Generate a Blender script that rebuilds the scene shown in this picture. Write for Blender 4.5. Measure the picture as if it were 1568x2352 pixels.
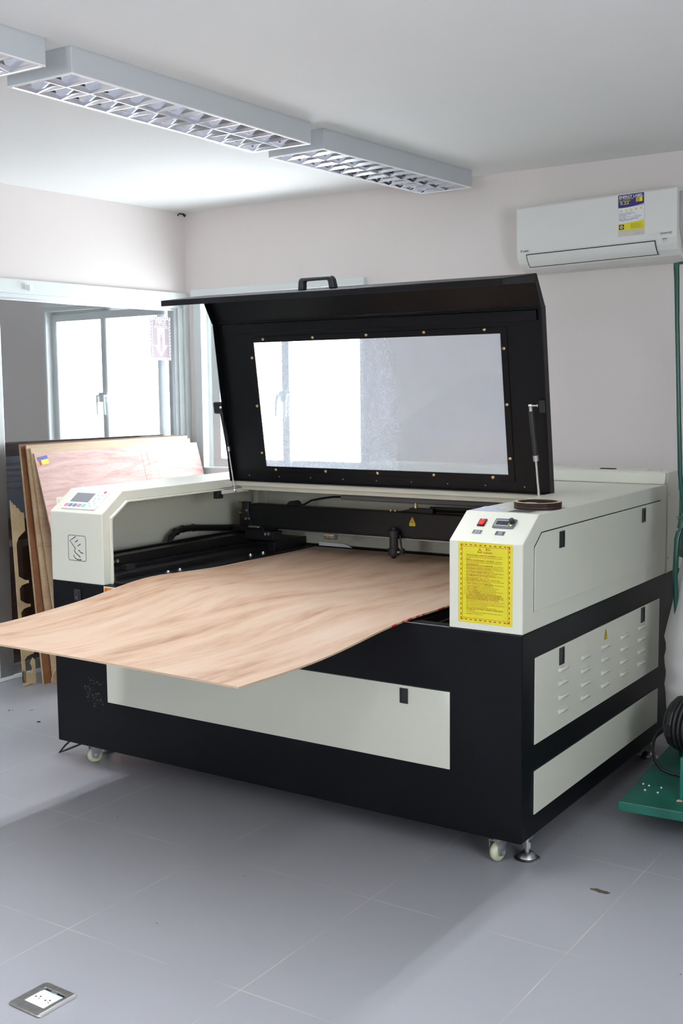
import bpy, bmesh, math, random
from mathutils import Vector, Matrix
random.seed(7)
for o in list(bpy.data.objects):
    bpy.data.objects.remove(o)
SC = bpy.context.scene
COL = SC.collection

# ------------------------------------------------------------------ camera
CAM = (3.4137, -3.0848, 1.4765)
YAW, PITCH, ROLL, FPX = -0.5870, -0.1076, -0.0102, 2646.3
cam_d = bpy.data.cameras.new('camera'); cam = bpy.data.objects.new('camera', cam_d); COL.objects.link(cam)
fw = Vector((math.sin(YAW)*math.cos(PITCH), math.cos(YAW)*math.cos(PITCH), math.sin(PITCH)))
rt = Vector((math.cos(YAW), -math.sin(YAW), 0)); up = rt.cross(fw)
r2 = rt*math.cos(ROLL) + up*math.sin(ROLL); u2 = -rt*math.sin(ROLL) + up*math.cos(ROLL)
cam.matrix_world = Matrix(((r2.x, u2.x, -fw.x, CAM[0]), (r2.y, u2.y, -fw.y, CAM[1]), (r2.z, u2.z, -fw.z, CAM[2]), (0, 0, 0, 1)))
cam_d.sensor_fit = 'VERTICAL'; cam_d.sensor_height = 36.0; cam_d.lens = 36.0*FPX/2352.0
cam_d.clip_start = 0.05; cam_d.clip_end = 60
SC.camera = cam

# ------------------------------------------------------------------ light and exposure
SKY = 8.5            # overcast sky seen through the windows
TUBE = 140.0          # lit fluorescent tubes
TUBE_DIM = 2.0
SC.view_settings.view_transform = 'Standard'; SC.view_settings.look = 'None'
SC.view_settings.gamma = 1.0; SC.view_settings.use_curve_mapping = False
SC.view_settings.exposure = 1.02
w = bpy.data.worlds.new('overcast_sky'); SC.world = w; w.use_nodes = True
bg = w.node_tree.nodes['Background']; bg.inputs[0].default_value = (0.91, 0.955, 1.0, 1); bg.inputs[1].default_value = SKY
cy = SC.cycles
cy.use_denoising = True; cy.max_bounces = 10; cy.diffuse_bounces = 5; cy.glossy_bounces = 5
cy.transparent_max_bounces = 16; cy.transmission_bounces = 6
cy.sample_clamp_indirect = 6.0; cy.caustics_reflective = True; cy.blur_glossy = 1.0; cy.caustics_refractive = False

def portal(loc, rot, sx, sy):
    d = bpy.data.lights.new('window_portal', 'AREA'); d.shape = 'RECTANGLE'; d.size = sx; d.size_y = sy
    d.cycles.is_portal = True
    o = bpy.data.objects.new('window_portal', d); COL.objects.link(o); o.location = loc; o.rotation_euler = rot
portal((-0.43, 2.40, 1.46), (math.radians(-90), 0, 0), 1.0, 1.0)        # back window
portal((1.25, -4.72, 1.5), (math.radians(90), 0, 0), 0.7, 1.2)           # added fill window behind the camera

portal((4.96, -2.4, 1.58), (0, math.radians(90), 0), 1.2, 1.75)        # added fill window in the right wall

# ------------------------------------------------------------------ materials
def srgb(r, g, b):
    f = lambda c: (c/255/12.92) if c/255 <= 0.04045 else ((c/255+0.055)/1.055)**2.4
    return (f(r), f(g), f(b), 1)
def nt(m): return m.node_tree.nodes, m.node_tree.links
def mat(name, col, rough=0.5, metal=0.0, var=0.03, scale=8.0, spec=0.5, bump=0.0, bscale=120.0, coat=0.0, emit=None, estr=0.0):
    m = bpy.data.materials.new(name); m.use_nodes = True
    N, L = nt(m); b = N['Principled BSDF']
    tc = N.new('ShaderNodeTexCoord'); no = N.new('ShaderNodeTexNoise'); no.inputs['Scale'].default_value = scale; no.inputs['Detail'].default_value = 4
    L.new(tc.outputs['Object'], no.inputs['Vector'])
    rp = N.new('ShaderNodeValToRGB')
    c = col if len(col) == 4 else (*col, 1)
    rp.color_ramp.elements[0].position = 0.3; rp.color_ramp.elements[1].position = 0.7
    rp.color_ramp.elements[0].color = tuple(max(0, x*(1-var)) for x in c[:3]) + (1,)
    rp.color_ramp.elements[1].color = tuple(min(1, x*(1+var)) for x in c[:3]) + (1,)
    L.new(no.outputs['Fac'], rp.inputs['Fac']); L.new(rp.outputs['Color'], b.inputs['Base Color'])
    b.inputs['Roughness'].default_value = rough; b.inputs['Metallic'].default_value = metal
    b.inputs['Specular IOR Level'].default_value = spec; b.inputs['Coat Weight'].default_value = coat
    if emit:
        b.inputs['Emission Color'].default_value = (*emit[:3], 1); b.inputs['Emission Strength'].default_value = estr
    if bump:
        n2 = N.new('ShaderNodeTexNoise'); n2.inputs['Scale'].default_value = bscale; n2.inputs['Detail'].default_value = 3
        L.new(tc.outputs['Object'], n2.inputs['Vector'])
        bp = N.new('ShaderNodeBump'); bp.inputs['Strength'].default_value = bump; bp.inputs['Distance'].default_value = 0.002
        L.new(n2.outputs['Fac'], bp.inputs['Height']); L.new(bp.outputs['Normal'], b.inputs['Normal'])
    return m
M = {}
M['black'] = mat('satin_black_paint', (0.0028, 0.003, 0.0042), 0.36, spec=0.2, var=0.05, bump=0.05, bscale=500)
M['black_in'] = mat('black_painted_steel', (0.006, 0.006, 0.007), 0.35, spec=0.35, var=0.08)
M['cream'] = mat('cream_powder_coat', (0.61, 0.61, 0.525), 0.42, var=0.012, scale=3)
M['dark'] = mat('dark_gap', (0.012, 0.012, 0.012), 0.7)
M['plastic'] = mat('black_plastic', (0.012, 0.012, 0.014), 0.38)
M['rubber'] = mat('black_rubber', (0.010, 0.010, 0.011), 0.5)
M['chrome'] = mat('chrome', (0.78, 0.78, 0.8), 0.15, 1.0)
M['steel'] = mat('zinc_steel', (0.55, 0.56, 0.57), 0.33, 1.0, var=0.1, scale=40)
M['brushed'] = mat('brushed_steel', (0.36, 0.36, 0.35), 0.38, 1.0, var=0.12, scale=60)
M['brass'] = mat('brass', (0.62, 0.44, 0.22), 0.32, 1.0)
M['alu'] = mat('anodised_aluminium', (0.60, 0.62, 0.63), 0.34, 0.85, var=0.06)
M['frame'] = mat('white_window_frame', (0.74, 0.78, 0.78), 0.4, var=0.02)
M['ceil'] = mat('ceiling_paint', (0.86, 0.865, 0.86), 0.85, var=0.015, scale=1.2)
M['lightbody'] = mat('grey_white_housing', (0.53, 0.555, 0.58), 0.45, var=0.01)
M['rim'] = mat('white_rim', (0.88, 0.88, 0.88), 0.35)
M['louver'] = mat('mirror_aluminium', (0.88, 0.89, 0.93), 0.11, 1.0, var=0.01)
M['tube'] = mat('lit_tube', (0.9, 0.9, 0.9), 0.5, emit=(0.93, 0.96, 1.0), estr=TUBE)
M['tube_dim'] = mat('failing_tube', (0.85, 0.85, 0.85), 0.5, emit=(0.93, 0.96, 1.0), estr=TUBE_DIM)
M['ac'] = mat('white_ac_plastic', (0.76, 0.76, 0.735), 0.42, var=0.015, scale=4)
M['white'] = mat('white_plastic', (0.85, 0.85, 0.87), 0.35)
M['yellow'] = mat('yellow_sticker', srgb(205, 196, 32), 0.45, var=0.02)
M['red'] = mat('red_ink', srgb(178, 20, 32), 0.5)
M['redtext'] = mat('brown_red_ink', srgb(150, 48, 18), 0.55)
M['blackink'] = mat('black_ink', (0.015, 0.013, 0.022), 0.5)
M['whiteink'] = mat('white_ink', (0.78, 0.78, 0.78), 0.5)
M['orange'] = mat('orange_sticker', srgb(226, 138, 30), 0.45)
M['grey_label'] = mat('grey_label', (0.055, 0.055, 0.065), 0.45)
M['silverline'] = mat('silver_print', (0.55, 0.55, 0.55), 0.4)
M['switch_red'] = mat('red_switch', srgb(226, 40, 34), 0.3, coat=0.3)
M['screen'] = mat('grey_lcd', (0.20, 0.20, 0.22), 0.22)
M['screen_dark'] = mat('dark_lcd', (0.03, 0.032, 0.038), 0.2)
M['meter'] = mat('meter_bezel', (0.10, 0.11, 0.135), 0.4)
M['panel'] = mat('control_film', (0.60, 0.66, 0.76), 0.35)
M['btn_red'] = mat('button_red', srgb(232, 98, 105), 0.4)
M['btn_grey'] = mat('button_slate', srgb(80, 82, 105), 0.4)
M['btn_green'] = mat('button_green', srgb(80, 195, 150), 0.4)
M['paleblue'] = mat('pale_blue_print', srgb(178, 200, 236), 0.4)
M['nylon'] = mat('nylon_wheel', (0.56, 0.56, 0.40), 0.4, var=0.08, scale=30)
M['green'] = mat('green_paint', (0.009, 0.118, 0.086), 0.40, var=0.35, scale=6)
M['greendark'] = mat('dark_green_paint', (0.005, 0.060, 0.042), 0.28, var=0.1)
M['cable'] = mat('black_cable', (0.010, 0.010, 0.011), 0.42)
M['blue'] = mat('blue_print', srgb(52, 40, 120), 0.4)
M['labelyellow'] = mat('label_yellow', srgb(228, 218, 40), 0.4)
M['labelwhite'] = mat('label_white', srgb(232, 232, 240), 0.3)
M['clearfilm'] = mat('aged_film', (0.62, 0.58, 0.54), 0.4, var=0.08, scale=20)
M['orangewood'] = mat('burnt_edge', (0.018, 0.009, 0.008), 0.6, spec=0.25, var=0.3, scale=60)
M['desk'] = mat('dark_laminate', (0.028, 0.023, 0.022), 0.5)
M['paleblueplastic'] = mat('pale_blue_plastic', (0.58, 0.68, 0.80), 0.5)
M['pole_cap'] = mat('bead', (0.8, 0.8, 0.8), 0.3)

def wall_mat():
    m = mat('wall_paint', (0.775, 0.715, 0.695), 0.8, var=0.012, scale=1.5)
    N, L = nt(m); b = N['Principled BSDF']
    tc = [n for n in N if n.type == 'TEX_COORD'][0]; rp = [n for n in N if n.type == 'VALTORGB'][0]
    vo = N.new('ShaderNodeTexVoronoi'); vo.inputs['Scale'].default_value = 2.6
    mp = N.new('ShaderNodeMapping'); mp.inputs['Scale'].default_value = (1.6, 1.6, 0.9)
    L.new(tc.outputs['Object'], mp.inputs['Vector']); L.new(mp.outputs['Vector'], vo.inputs['Vector'])
    lt = N.new('ShaderNodeMath'); lt.operation = 'LESS_THAN'; lt.inputs[1].default_value = 0.014
    L.new(vo.outputs['Distance'], lt.inputs[0])
    mx = N.new('ShaderNodeMix'); mx.data_type = 'RGBA'; mx.inputs[7].default_value = (0.12, 0.11, 0.11, 1)
    L.new(lt.outputs[0], mx.inputs[0]); L.new(rp.outputs['Color'], mx.inputs[6]); L.new(mx.outputs[2], b.inputs['Base Color'])
    return m
M['wall'] = wall_mat()

def black_body_mat():
    """Satin black with a patch of tiny white paint specks low on the front left."""
    m = mat('satin_black_specked', (0.0024, 0.0026, 0.004), 0.42, spec=0.17, var=0.05, bump=0.05, bscale=500)
    N, L = nt(m); b = N['Principled BSDF']
    tc = [n for n in N if n.type == 'TEX_COORD'][0]; rp = [n for n in N if n.type == 'VALTORGB'][0]
    vo = N.new('ShaderNodeTexVoronoi'); vo.inputs['Scale'].default_value = 190; L.new(tc.outputs['Object'], vo.inputs['Vector'])
    lt = N.new('ShaderNodeMath'); lt.operation = 'LESS_THAN'; lt.inputs[1].default_value = 0.19; L.new(vo.outputs['Distance'], lt.inputs[0])
    vm = N.new('ShaderNodeVectorMath'); vm.operation = 'DISTANCE'; vm.inputs[1].default_value = (0.205, 0.0, 0.315); L.new(tc.outputs['Object'], vm.inputs[0])
    no = N.new('ShaderNodeTexNoise'); no.inputs['Scale'].default_value = 26; L.new(tc.outputs['Object'], no.inputs['Vector'])
    a = N.new('ShaderNodeMath'); a.operation = 'MULTIPLY_ADD'; a.inputs[1].default_value = 0.22; L.new(no.outputs['Fac'], a.inputs[0]); L.new(vm.outputs['Value'], a.inputs[2])
    l2 = N.new('ShaderNodeMath'); l2.operation = 'LESS_THAN'; l2.inputs[1].default_value = 0.155; L.new(a.outputs[0], l2.inputs[0])
    mu = N.new('ShaderNodeMath'); mu.operation = 'MULTIPLY'; L.new(lt.outputs[0], mu.inputs[0]); L.new(l2.outputs[0], mu.inputs[1])
    mx = N.new('ShaderNodeMix'); mx.data_type = 'RGBA'; mx.inputs[7].default_value = (0.42, 0.42, 0.44, 1)
    L.new(mu.outputs[0], mx.inputs[0]); L.new(rp.outputs['Color'], mx.inputs[6]); L.new(mx.outputs[2], b.inputs['Base Color'])
    return m
M['body'] = black_body_mat()

def floor_mat():
    m = bpy.data.materials.new('grey_floor_tile'); m.use_nodes = True; N, L = nt(m); b = N['Principled BSDF']
    tc = N.new('ShaderNodeTexCoord'); sp = N.new('ShaderNodeSeparateXYZ'); L.new(tc.outputs['Object'], sp.inputs[0])
    def line(sock, off):
        a = N.new('ShaderNodeMath'); a.operation = 'ADD'; a.inputs[1].default_value = -off + 60.5; L.new(sock, a.inputs[0])
        p = N.new('ShaderNodeMath'); p.operation = 'PINGPONG'; p.inputs[1].default_value = 0.3025; L.new(a.outputs[0], p.inputs[0])
        c = N.new('ShaderNodeMath'); c.operation = 'LESS_THAN'; c.inputs[1].default_value = 0.0016; L.new(p.outputs[0], c.inputs[0]); return c
    lx, ly = line(sp.outputs[0], 1.094), line(sp.outputs[1], -0.375)
    mxm = N.new('ShaderNodeMath'); mxm.operation = 'MAXIMUM'; L.new(lx.outputs[0], mxm.inputs[0]); L.new(ly.outputs[0], mxm.inputs[1])
    n1 = N.new('ShaderNodeTexNoise'); n1.inputs['Scale'].default_value = 3.0; n1.inputs['Detail'].default_value = 6; L.new(tc.outputs['Object'], n1.inputs['Vector'])
    ms = N.new('ShaderNodeMapRange'); ms.inputs[1].default_value = 0.42; ms.inputs[2].default_value = 0.6; L.new(n1.outputs['Fac'], ms.inputs[0])
    mu = N.new('ShaderNodeMath'); mu.operation = 'MULTIPLY'; L.new(mxm.outputs[0], mu.inputs[0]); L.new(ms.outputs[0], mu.inputs[1])
    r1 = N.new('ShaderNodeValToRGB'); r1.color_ramp.elements[0].color = (0.282, 0.283, 0.306, 1); r1.color_ramp.elements[1].color = (0.312, 0.312, 0.335, 1)
    n2 = N.new('ShaderNodeTexNoise'); n2.inputs['Scale'].default_value = 1.7; n2.inputs['Detail'].default_value = 5; L.new(tc.outputs['Object'], n2.inputs['Vector']); L.new(n2.outputs['Fac'], r1.inputs[0])
    mx = N.new('ShaderNodeMix'); mx.data_type = 'RGBA'; mx.inputs[7].default_value = (0.45, 0.43, 0.38, 1)
    L.new(mu.outputs[0], mx.inputs[0]); L.new(r1.outputs['Color'], mx.inputs[6])
    # a brown scuff near the machine and scattered crumbs of dirt
    mp = N.new('ShaderNodeMapping'); mp.inputs['Location'].default_value = (-2.243, -0.027, 0); L.new(tc.outputs['Object'], mp.inputs[0])
    mp2 = N.new('ShaderNodeMapping'); mp2.inputs['Scale'].default_value = (1.0, 2.4, 1.0); L.new(mp.outputs[0], mp2.inputs[0])
    ln = N.new('ShaderNodeVectorMath'); ln.operation = 'LENGTH'; L.new(mp2.outputs[0], ln.inputs[0])
    n3 = N.new('ShaderNodeTexNoise'); n3.inputs['Scale'].default_value = 45; L.new(tc.outputs['Object'], n3.inputs['Vector'])
    ad = N.new('ShaderNodeMath'); ad.operation = 'MULTIPLY_ADD'; ad.inputs[1].default_value = 0.05; L.new(n3.outputs['Fac'], ad.inputs[0]); L.new(ln.outputs['Value'], ad.inputs[2])
    st = N.new('ShaderNodeMath'); st.operation = 'LESS_THAN'; st.inputs[1].default_value = 0.053; L.new(ad.outputs[0], st.inputs[0])
    mx2 = N.new('ShaderNodeMix'); mx2.data_type = 'RGBA'; mx2.inputs[7].default_value = (0.085, 0.062, 0.04, 1); L.new(st.outputs[0], mx2.inputs[0]); L.new(mx.outputs[2], mx2.inputs[6])
    vo = N.new('ShaderNodeTexVoronoi'); vo.inputs['Scale'].default_value = 7; L.new(tc.outputs['Object'], vo.inputs['Vector'])
    lt = N.new('ShaderNodeMath'); lt.operation = 'LESS_THAN'; lt.inputs[1].default_value = 0.022; L.new(vo.outputs['Distance'], lt.inputs[0])
    mx3 = N.new('ShaderNodeMix'); mx3.data_type = 'RGBA'; mx3.inputs[7].default_value = (0.07, 0.06, 0.05, 1); L.new(lt.outputs[0], mx3.inputs[0]); L.new(mx2.outputs[2], mx3.inputs[6])
    L.new(mx3.outputs[2], b.inputs['Base Color'])
    rr = N.new('ShaderNodeMapRange'); rr.inputs[3].default_value = 0.34; rr.inputs[4].default_value = 0.46; L.new(n1.outputs['Fac'], rr.inputs[0]); L.new(rr.outputs[0], b.inputs['Roughness'])
    return m
M['floor'] = floor_mat()

def wood_mat(name, cols, sx, sy, sz, dist=1.6, rough=0.55, fine=0.25):
    m = bpy.data.materials.new(name); m.use_nodes = True; N, L = nt(m); b = N['Principled BSDF']
    tc = N.new('ShaderNodeTexCoord'); mp = N.new('ShaderNodeMapping'); mp.inputs['Scale'].default_value = (sx, sy, sz); L.new(tc.outputs['Object'], mp.inputs[0])
    n1 = N.new('ShaderNodeTexNoise'); n1.inputs['Scale'].default_value = 1.0; n1.inputs['Detail'].default_value = 7; n1.inputs['Distortion'].default_value = dist; L.new(mp.outputs[0], n1.inputs['Vector'])
    mp2 = N.new('ShaderNodeMapping'); mp2.inputs['Scale'].default_value = (sx*14, sy*14, sz*14); L.new(tc.outputs['Object'], mp2.inputs[0])
    n2 = N.new('ShaderNodeTexNoise'); n2.inputs['Scale'].default_value = 1.0; n2.inputs['Detail'].default_value = 4; L.new(mp2.outputs[0], n2.inputs['Vector'])
    ad = N.new('ShaderNodeMix'); ad.inputs[0].default_value = fine; L.new(n1.outputs['Fac'], ad.inputs[2]); L.new(n2.outputs['Fac'], ad.inputs[3])
    r = N.new('ShaderNodeValToRGB'); e = r.color_ramp.elements
    e[0].position = 0.30; e[0].color = (*cols[0], 1); e[1].position = 0.68; e[1].color = (*cols[-1], 1)
    for i, c in enumerate(cols[1:-1]):
        x = e.new(0.30+0.38*(i+1)/(len(cols)-1)); x.color = (*c, 1)
    L.new(ad.outputs[0], r.inputs[0]); L.new(r.outputs[0], b.inputs['Base Color'])
    b.inputs['Roughness'].default_value = rough
    bp = N.new('ShaderNodeBump'); bp.inputs['Strength'].default_value = 0.12; bp.inputs['Distance'].default_value = 0.001; L.new(n2.outputs['Fac'], bp.inputs['Height']); L.new(bp.outputs[0], b.inputs['Normal'])
    return m
M['ply'] = wood_mat('okoume_plywood', [(0.25, 0.13, 0.075), (0.39, 0.245, 0.16), (0.45, 0.315, 0.225), (0.475, 0.355, 0.27)], 3.6, 0.7, 3.6, 3.2, fine=0.24)
M['plyedge'] = wood_mat('plywood_edge', [(0.34, 0.25, 0.17), (0.5, 0.38, 0.27)], 3, 3, 400, 0.2)
M['pink'] = wood_mat('pink_plywood', [(0.46, 0.25, 0.215), (0.60, 0.37, 0.33), (0.70, 0.49, 0.45)], 9, 2.2, 16, 2.6)
M['beige'] = wood_mat('birch_plywood', [(0.44, 0.29, 0.17), (0.58, 0.42, 0.27), (0.66, 0.51, 0.35)], 5, 1.0, 12, 0.8)
M['rust'] = wood_mat('scorched_wood', [(0.10, 0.035, 0.015), (0.22, 0.085, 0.035), (0.30, 0.14, 0.07)], 4, 4, 4, 1.0)
M['palewood'] = wood_mat('pale_offcut', [(0.36, 0.25, 0.13), (0.55, 0.42, 0.26)], 6, 6, 6, 0.8)
M['cloth'] = mat('white_filter_cloth', (0.68, 0.665, 0.66), 0.9, var=0.05, scale=5, bump=0.3, bscale=60)

def glass_mat(name, refl, tint, rough=0.0, haze=None):
    m = bpy.data.materials.new(name); m.use_nodes = True; N, L = nt(m)
    N.remove(N['Principled BSDF']); out = [n for n in N if n.type == 'OUTPUT_MATERIAL'][0]
    g = N.new('ShaderNodeBsdfGlossy'); g.inputs['Roughness'].default_value = rough; g.inputs[0].default_value = (1, 1, 1, 1)
    t = N.new('ShaderNodeBsdfTransparent'); t.inputs[0].default_value = (*tint, 1)
    mx = N.new('ShaderNodeMixShader')
    ge = N.new('ShaderNodeNewGeometry'); dt = N.new('ShaderNodeVectorMath'); dt.operation = 'DOT_PRODUCT'
    L.new(ge.outputs['Normal'], dt.inputs[0]); L.new(ge.outputs['Incoming'], dt.inputs[1])
    ab = N.new('ShaderNodeMath'); ab.operation = 'ABSOLUTE'; L.new(dt.outputs['Value'], ab.inputs[0])
    iv = N.new('ShaderNodeMath'); iv.operation = 'SUBTRACT'; iv.inputs[0].default_value = 1.0; L.new(ab.outputs[0], iv.inputs[1])
    pw = N.new('ShaderNodeMath'); pw.operation = 'POWER'; pw.inputs[1].default_value = 5.0; L.new(iv.outputs[0], pw.inputs[0])
    a = N.new('ShaderNodeMath'); a.operation = 'MULTIPLY_ADD'; a.use_clamp = True; a.inputs[1].default_value = 0.9; a.inputs[2].default_value = 0.04 + refl; L.new(pw.outputs[0], a.inputs[0])
    L.new(a.outputs[0], mx.inputs[0]); L.new(t.outputs[0], mx.inputs[1]); L.new(g.outputs[0], mx.inputs[2])
    last = mx
    if haze:
        d = N.new('ShaderNodeBsdfDiffuse'); d.inputs[0].default_value = (0.82, 0.86, 0.94, 1)
        tr = N.new('ShaderNodeBsdfTranslucent'); tr.inputs[0].default_value = (0.86, 0.90, 0.98, 1)
        m2 = N.new('ShaderNodeMixShader'); m2.inputs[0].default_value = 0.6; L.new(d.outputs[0], m2.inputs[1]); L.new(tr.outputs[0], m2.inputs[2])
        tc = N.new('ShaderNodeTexCoord')
        # swirls of glue residue, dense on the left part of the sheet, thin streaks elsewhere
        n0 = N.new('ShaderNodeTexNoise'); n0.inputs['Scale'].default_value = 7; n0.inputs['Detail'].default_value = 3; n0.inputs['Distortion'].default_value = 2.2; L.new(tc.outputs['Object'], n0.inputs['Vector'])
        pp = N.new('ShaderNodeMath'); pp.operation = 'PINGPONG'; pp.inputs[1].default_value = 0.035; L.new(n0.outputs['Fac'], pp.inputs[0])
        li = N.new('ShaderNodeMapRange'); li.inputs[1].default_value = 0.010; li.inputs[2].default_value = 0.0; L.new(pp.outputs[0], li.inputs[0])
        sp = N.new('ShaderNodeSeparateXYZ'); L.new(tc.outputs['Object'], sp.inputs[0])
        n4 = N.new('ShaderNodeTexNoise'); n4.inputs['Scale'].default_value = 5; n4.inputs['Detail'].default_value = 6; L.new(tc.outputs['Object'], n4.inputs['Vector'])
        xw = N.new('ShaderNodeMath'); xw.operation = 'MULTIPLY_ADD'; xw.inputs[1].default_value = 0.14; L.new(n4.outputs['Fac'], xw.inputs[0]); L.new(sp.outputs[0], xw.inputs[2])
        ed = N.new('ShaderNodeMapRange'); ed.inputs[1].default_value = 1.20; ed.inputs[2].default_value = 1.12; L.new(xw.outputs[0], ed.inputs[0])
        lm = N.new('ShaderNodeMath'); lm.operation = 'MULTIPLY'; L.new(li.outputs[0], lm.inputs[0]); L.new(ed.outputs[0], lm.inputs[1])
        n6 = N.new('ShaderNodeTexNoise'); n6.inputs['Scale'].default_value = 2.0; n6.inputs['Detail'].default_value = 3; L.new(tc.outputs['Object'], n6.inputs['Vector'])
        base = N.new('ShaderNodeMapRange'); base.inputs[1].default_value = 0.3; base.inputs[2].default_value = 0.7; base.inputs[3].default_value = haze*0.7; base.inputs[4].default_value = haze*1.3; L.new(n6.outputs['Fac'], base.inputs[0])
        s1 = N.new('ShaderNodeMath'); s1.operation = 'MULTIPLY_ADD'; s1.inputs[1].default_value = 0.38; L.new(lm.outputs[0], s1.inputs[0]); L.new(base.outputs[0], s1.inputs[2])
        s2 = N.new('ShaderNodeMath'); s2.operation = 'MULTIPLY_ADD'; s2.inputs[1].default_value = 0.14; L.new(ed.outputs[0], s2.inputs[0]); L.new(s1.outputs[0], s2.inputs[2])
        m3 = N.new('ShaderNodeMixShader'); L.new(s2.outputs[0], m3.inputs[0]); L.new(mx.outputs[0], m3.inputs[1]); L.new(m2.outputs[0], m3.inputs[2]); last = m3
    L.new(last.outputs[0], out.inputs[0])
    return m
M['glass'] = glass_mat('window_glass', 0.0, (0.96, 0.98, 0.98))
M['tinted'] = glass_mat('reflective_door_glass', 0.30, (0.66, 0.70, 0.72))
M['frosted'] = glass_mat('dark_film_glass', 0.0, (0.40, 0.415, 0.42))
M['acrylic'] = glass_mat('hazy_acrylic', 0.0, (0.95, 0.97, 1.0), haze=0.20)

# ------------------------------------------------------------------ geometry helpers
class Fr:
    """a local frame: origin, two in-plane axes, outward normal"""
    def __init__(s, o, u, v, n=None):
        s.o = Vector(o); s.u = Vector(u).normalized(); s.v = Vector(v).normalized()
        s.n = Vector(n).normalized() if n is not None else s.u.cross(s.v)
    def __call__(s, a, b, c=0.0): return s.o + s.u*a + s.v*b + s.n*c
WORLD = Fr((0, 0, 0), (1, 0, 0), (0, 1, 0), (0, 0, 1))
class MB:
    def __init__(s): s.bm = bmesh.new()
    def faces(s, vs, fs):
        v = [s.bm.verts.new(p) for p in vs]
        for f in fs:
            try: s.bm.faces.new([v[i] for i in f])
            except ValueError: pass
        return s
    def box(s, x0, x1, y0, y1, z0, z1, F=WORLD):
        vs = [F(x, y, z) for z in (z0, z1) for y in (y0, y1) for x in (x0, x1)]
        return s.faces(vs, [(0, 2, 3, 1), (4, 5, 7, 6), (0, 1, 5, 4), (2, 6, 7, 3), (0, 4, 6, 2), (1, 3, 7, 5)])
    def prism(s, pts, F, c0, c1):
        n = len(pts); vs = [F(a, b, c0) for a, b in pts] + [F(a, b, c1) for a, b in pts]
        return s.faces(vs, [tuple(range(n))[::-1], tuple(range(n, 2*n))] + [(i, (i+1) % n, n+(i+1) % n, n+i) for i in range(n)])
    def ring(s, outer, inner, F, c0, c1):
        n = len(outer)
        vs = [F(a, b, c) for c in (c0, c1) for L in (outer, inner) for a, b in L]
        fs = []
        for i in range(n):
            j = (i+1) % n
            fs += [(i, j, n+j, n+i), (2*n+i, 3*n+i, 3*n+j, 2*n+j), (i, 2*n+i, 2*n+j, j), (n+i, n+j, 3*n+j, 3*n+i)]
        return s.faces(vs, fs)
    def cyl(s, p0, p1, r0, r1=None, seg=16):
        r1 = r0 if r1 is None else r1
        p0, p1 = Vector(p0), Vector(p1); d = (p1-p0).normalized()
        a = d.orthogonal().normalized(); b = d.cross(a)
        ring = lambda p, r: [p + (a*math.cos(2*math.pi*i/seg) + b*math.sin(2*math.pi*i/seg))*r for i in range(seg)]
        vs = ring(p0, r0) + ring(p1, r1)
        return s.faces(vs, [tuple(range(seg))[::-1], tuple(range(seg, 2*seg))] + [(i, (i+1) % seg, seg+(i+1) % seg, seg+i) for i in range(seg)])
    def lathe(s, prof, o, axis=(0, 0, 1), seg=32, fn=None):
        """prof: list of (radius, height along axis)"""
        d = Vector(axis).normalized(); a = d.orthogonal().normalized() if abs(d.z) < 0.99 else Vector((1, 0, 0)); b = d.cross(a); o = Vector(o)
        vs = []
        for k, (r, h) in enumerate(prof):
            for i in range(seg):
                t = 2*math.pi*i/seg; rr = r*(fn(t, h) if fn else 1)
                vs.append(o + d*h + (a*math.cos(t) + b*math.sin(t))*max(rr, 1e-5))
        fs = [(k*seg+i, k*seg+(i+1) % seg, (k+1)*seg+(i+1) % seg, (k+1)*seg+i) for k in range(len(prof)-1) for i in range(seg)]
        fs += [tuple(range(seg))[::-1], tuple(range((len(prof)-1)*seg, len(prof)*seg))]
        return s.faces(vs, fs)
    def tube(s, pts, r, seg=10, flat=1.0, ref=None):
        P = [Vector(p) for p in pts]; n = len(P); vs = []; pa = None
        for k in range(n):
            d = (P[min(k+1, n-1)] - P[max(k-1, 0)]).normalized()
            if pa is None:
                a = Vector(ref) if ref else d.orthogonal(); a = (a - d*a.dot(d)).normalized()
            else: a = (pa - d*pa.dot(d)).normalized()
            pa = a; b = d.cross(a)
            rr = r[k] if isinstance(r, (list, tuple)) else r
            fl = flat[k] if isinstance(flat, (list, tuple)) else flat
            vs += [P[k] + a*math.cos(2*math.pi*i/seg)*rr + b*math.sin(2*math.pi*i/seg)*rr*fl for i in range(seg)]
        fs = [(k*seg+i, k*seg+(i+1) % seg, (k+1)*seg+(i+1) % seg, (k+1)*seg+i) for k in range(n-1) for i in range(seg)]
        fs += [tuple(range(seg))[::-1], tuple(range((n-1)*seg, n*seg))]
        return s.faces(vs, fs)
    def strip(s, pts, F, wd, c):
        """flat ribbon of width wd along a 2D polyline lying in frame F at height c"""
        P = [Vector(p) for p in pts]; vs = []
        for k in range(len(P)):
            d = (P[min(k+1, len(P)-1)] - P[max(k-1, 0)]).normalized(); q = Vector((-d.y, d.x))*wd/2
            vs += [F(*(P[k]+q), c), F(*(P[k]-q), c)]
        return s.faces(vs, [(2*k, 2*k+1, 2*k+3, 2*k+2) for k in range(len(P)-1)])
    def quad(s, a0, a1, b0, b1, F, c):
        return s.faces([F(a0, b0, c), F(a1, b0, c), F(a1, b1, c), F(a0, b1, c)], [(0, 1, 2, 3)])
    def poly(s, pts, F, c): return s.faces([F(a, b, c) for a, b in pts], [tuple(range(len(pts)))])
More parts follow.
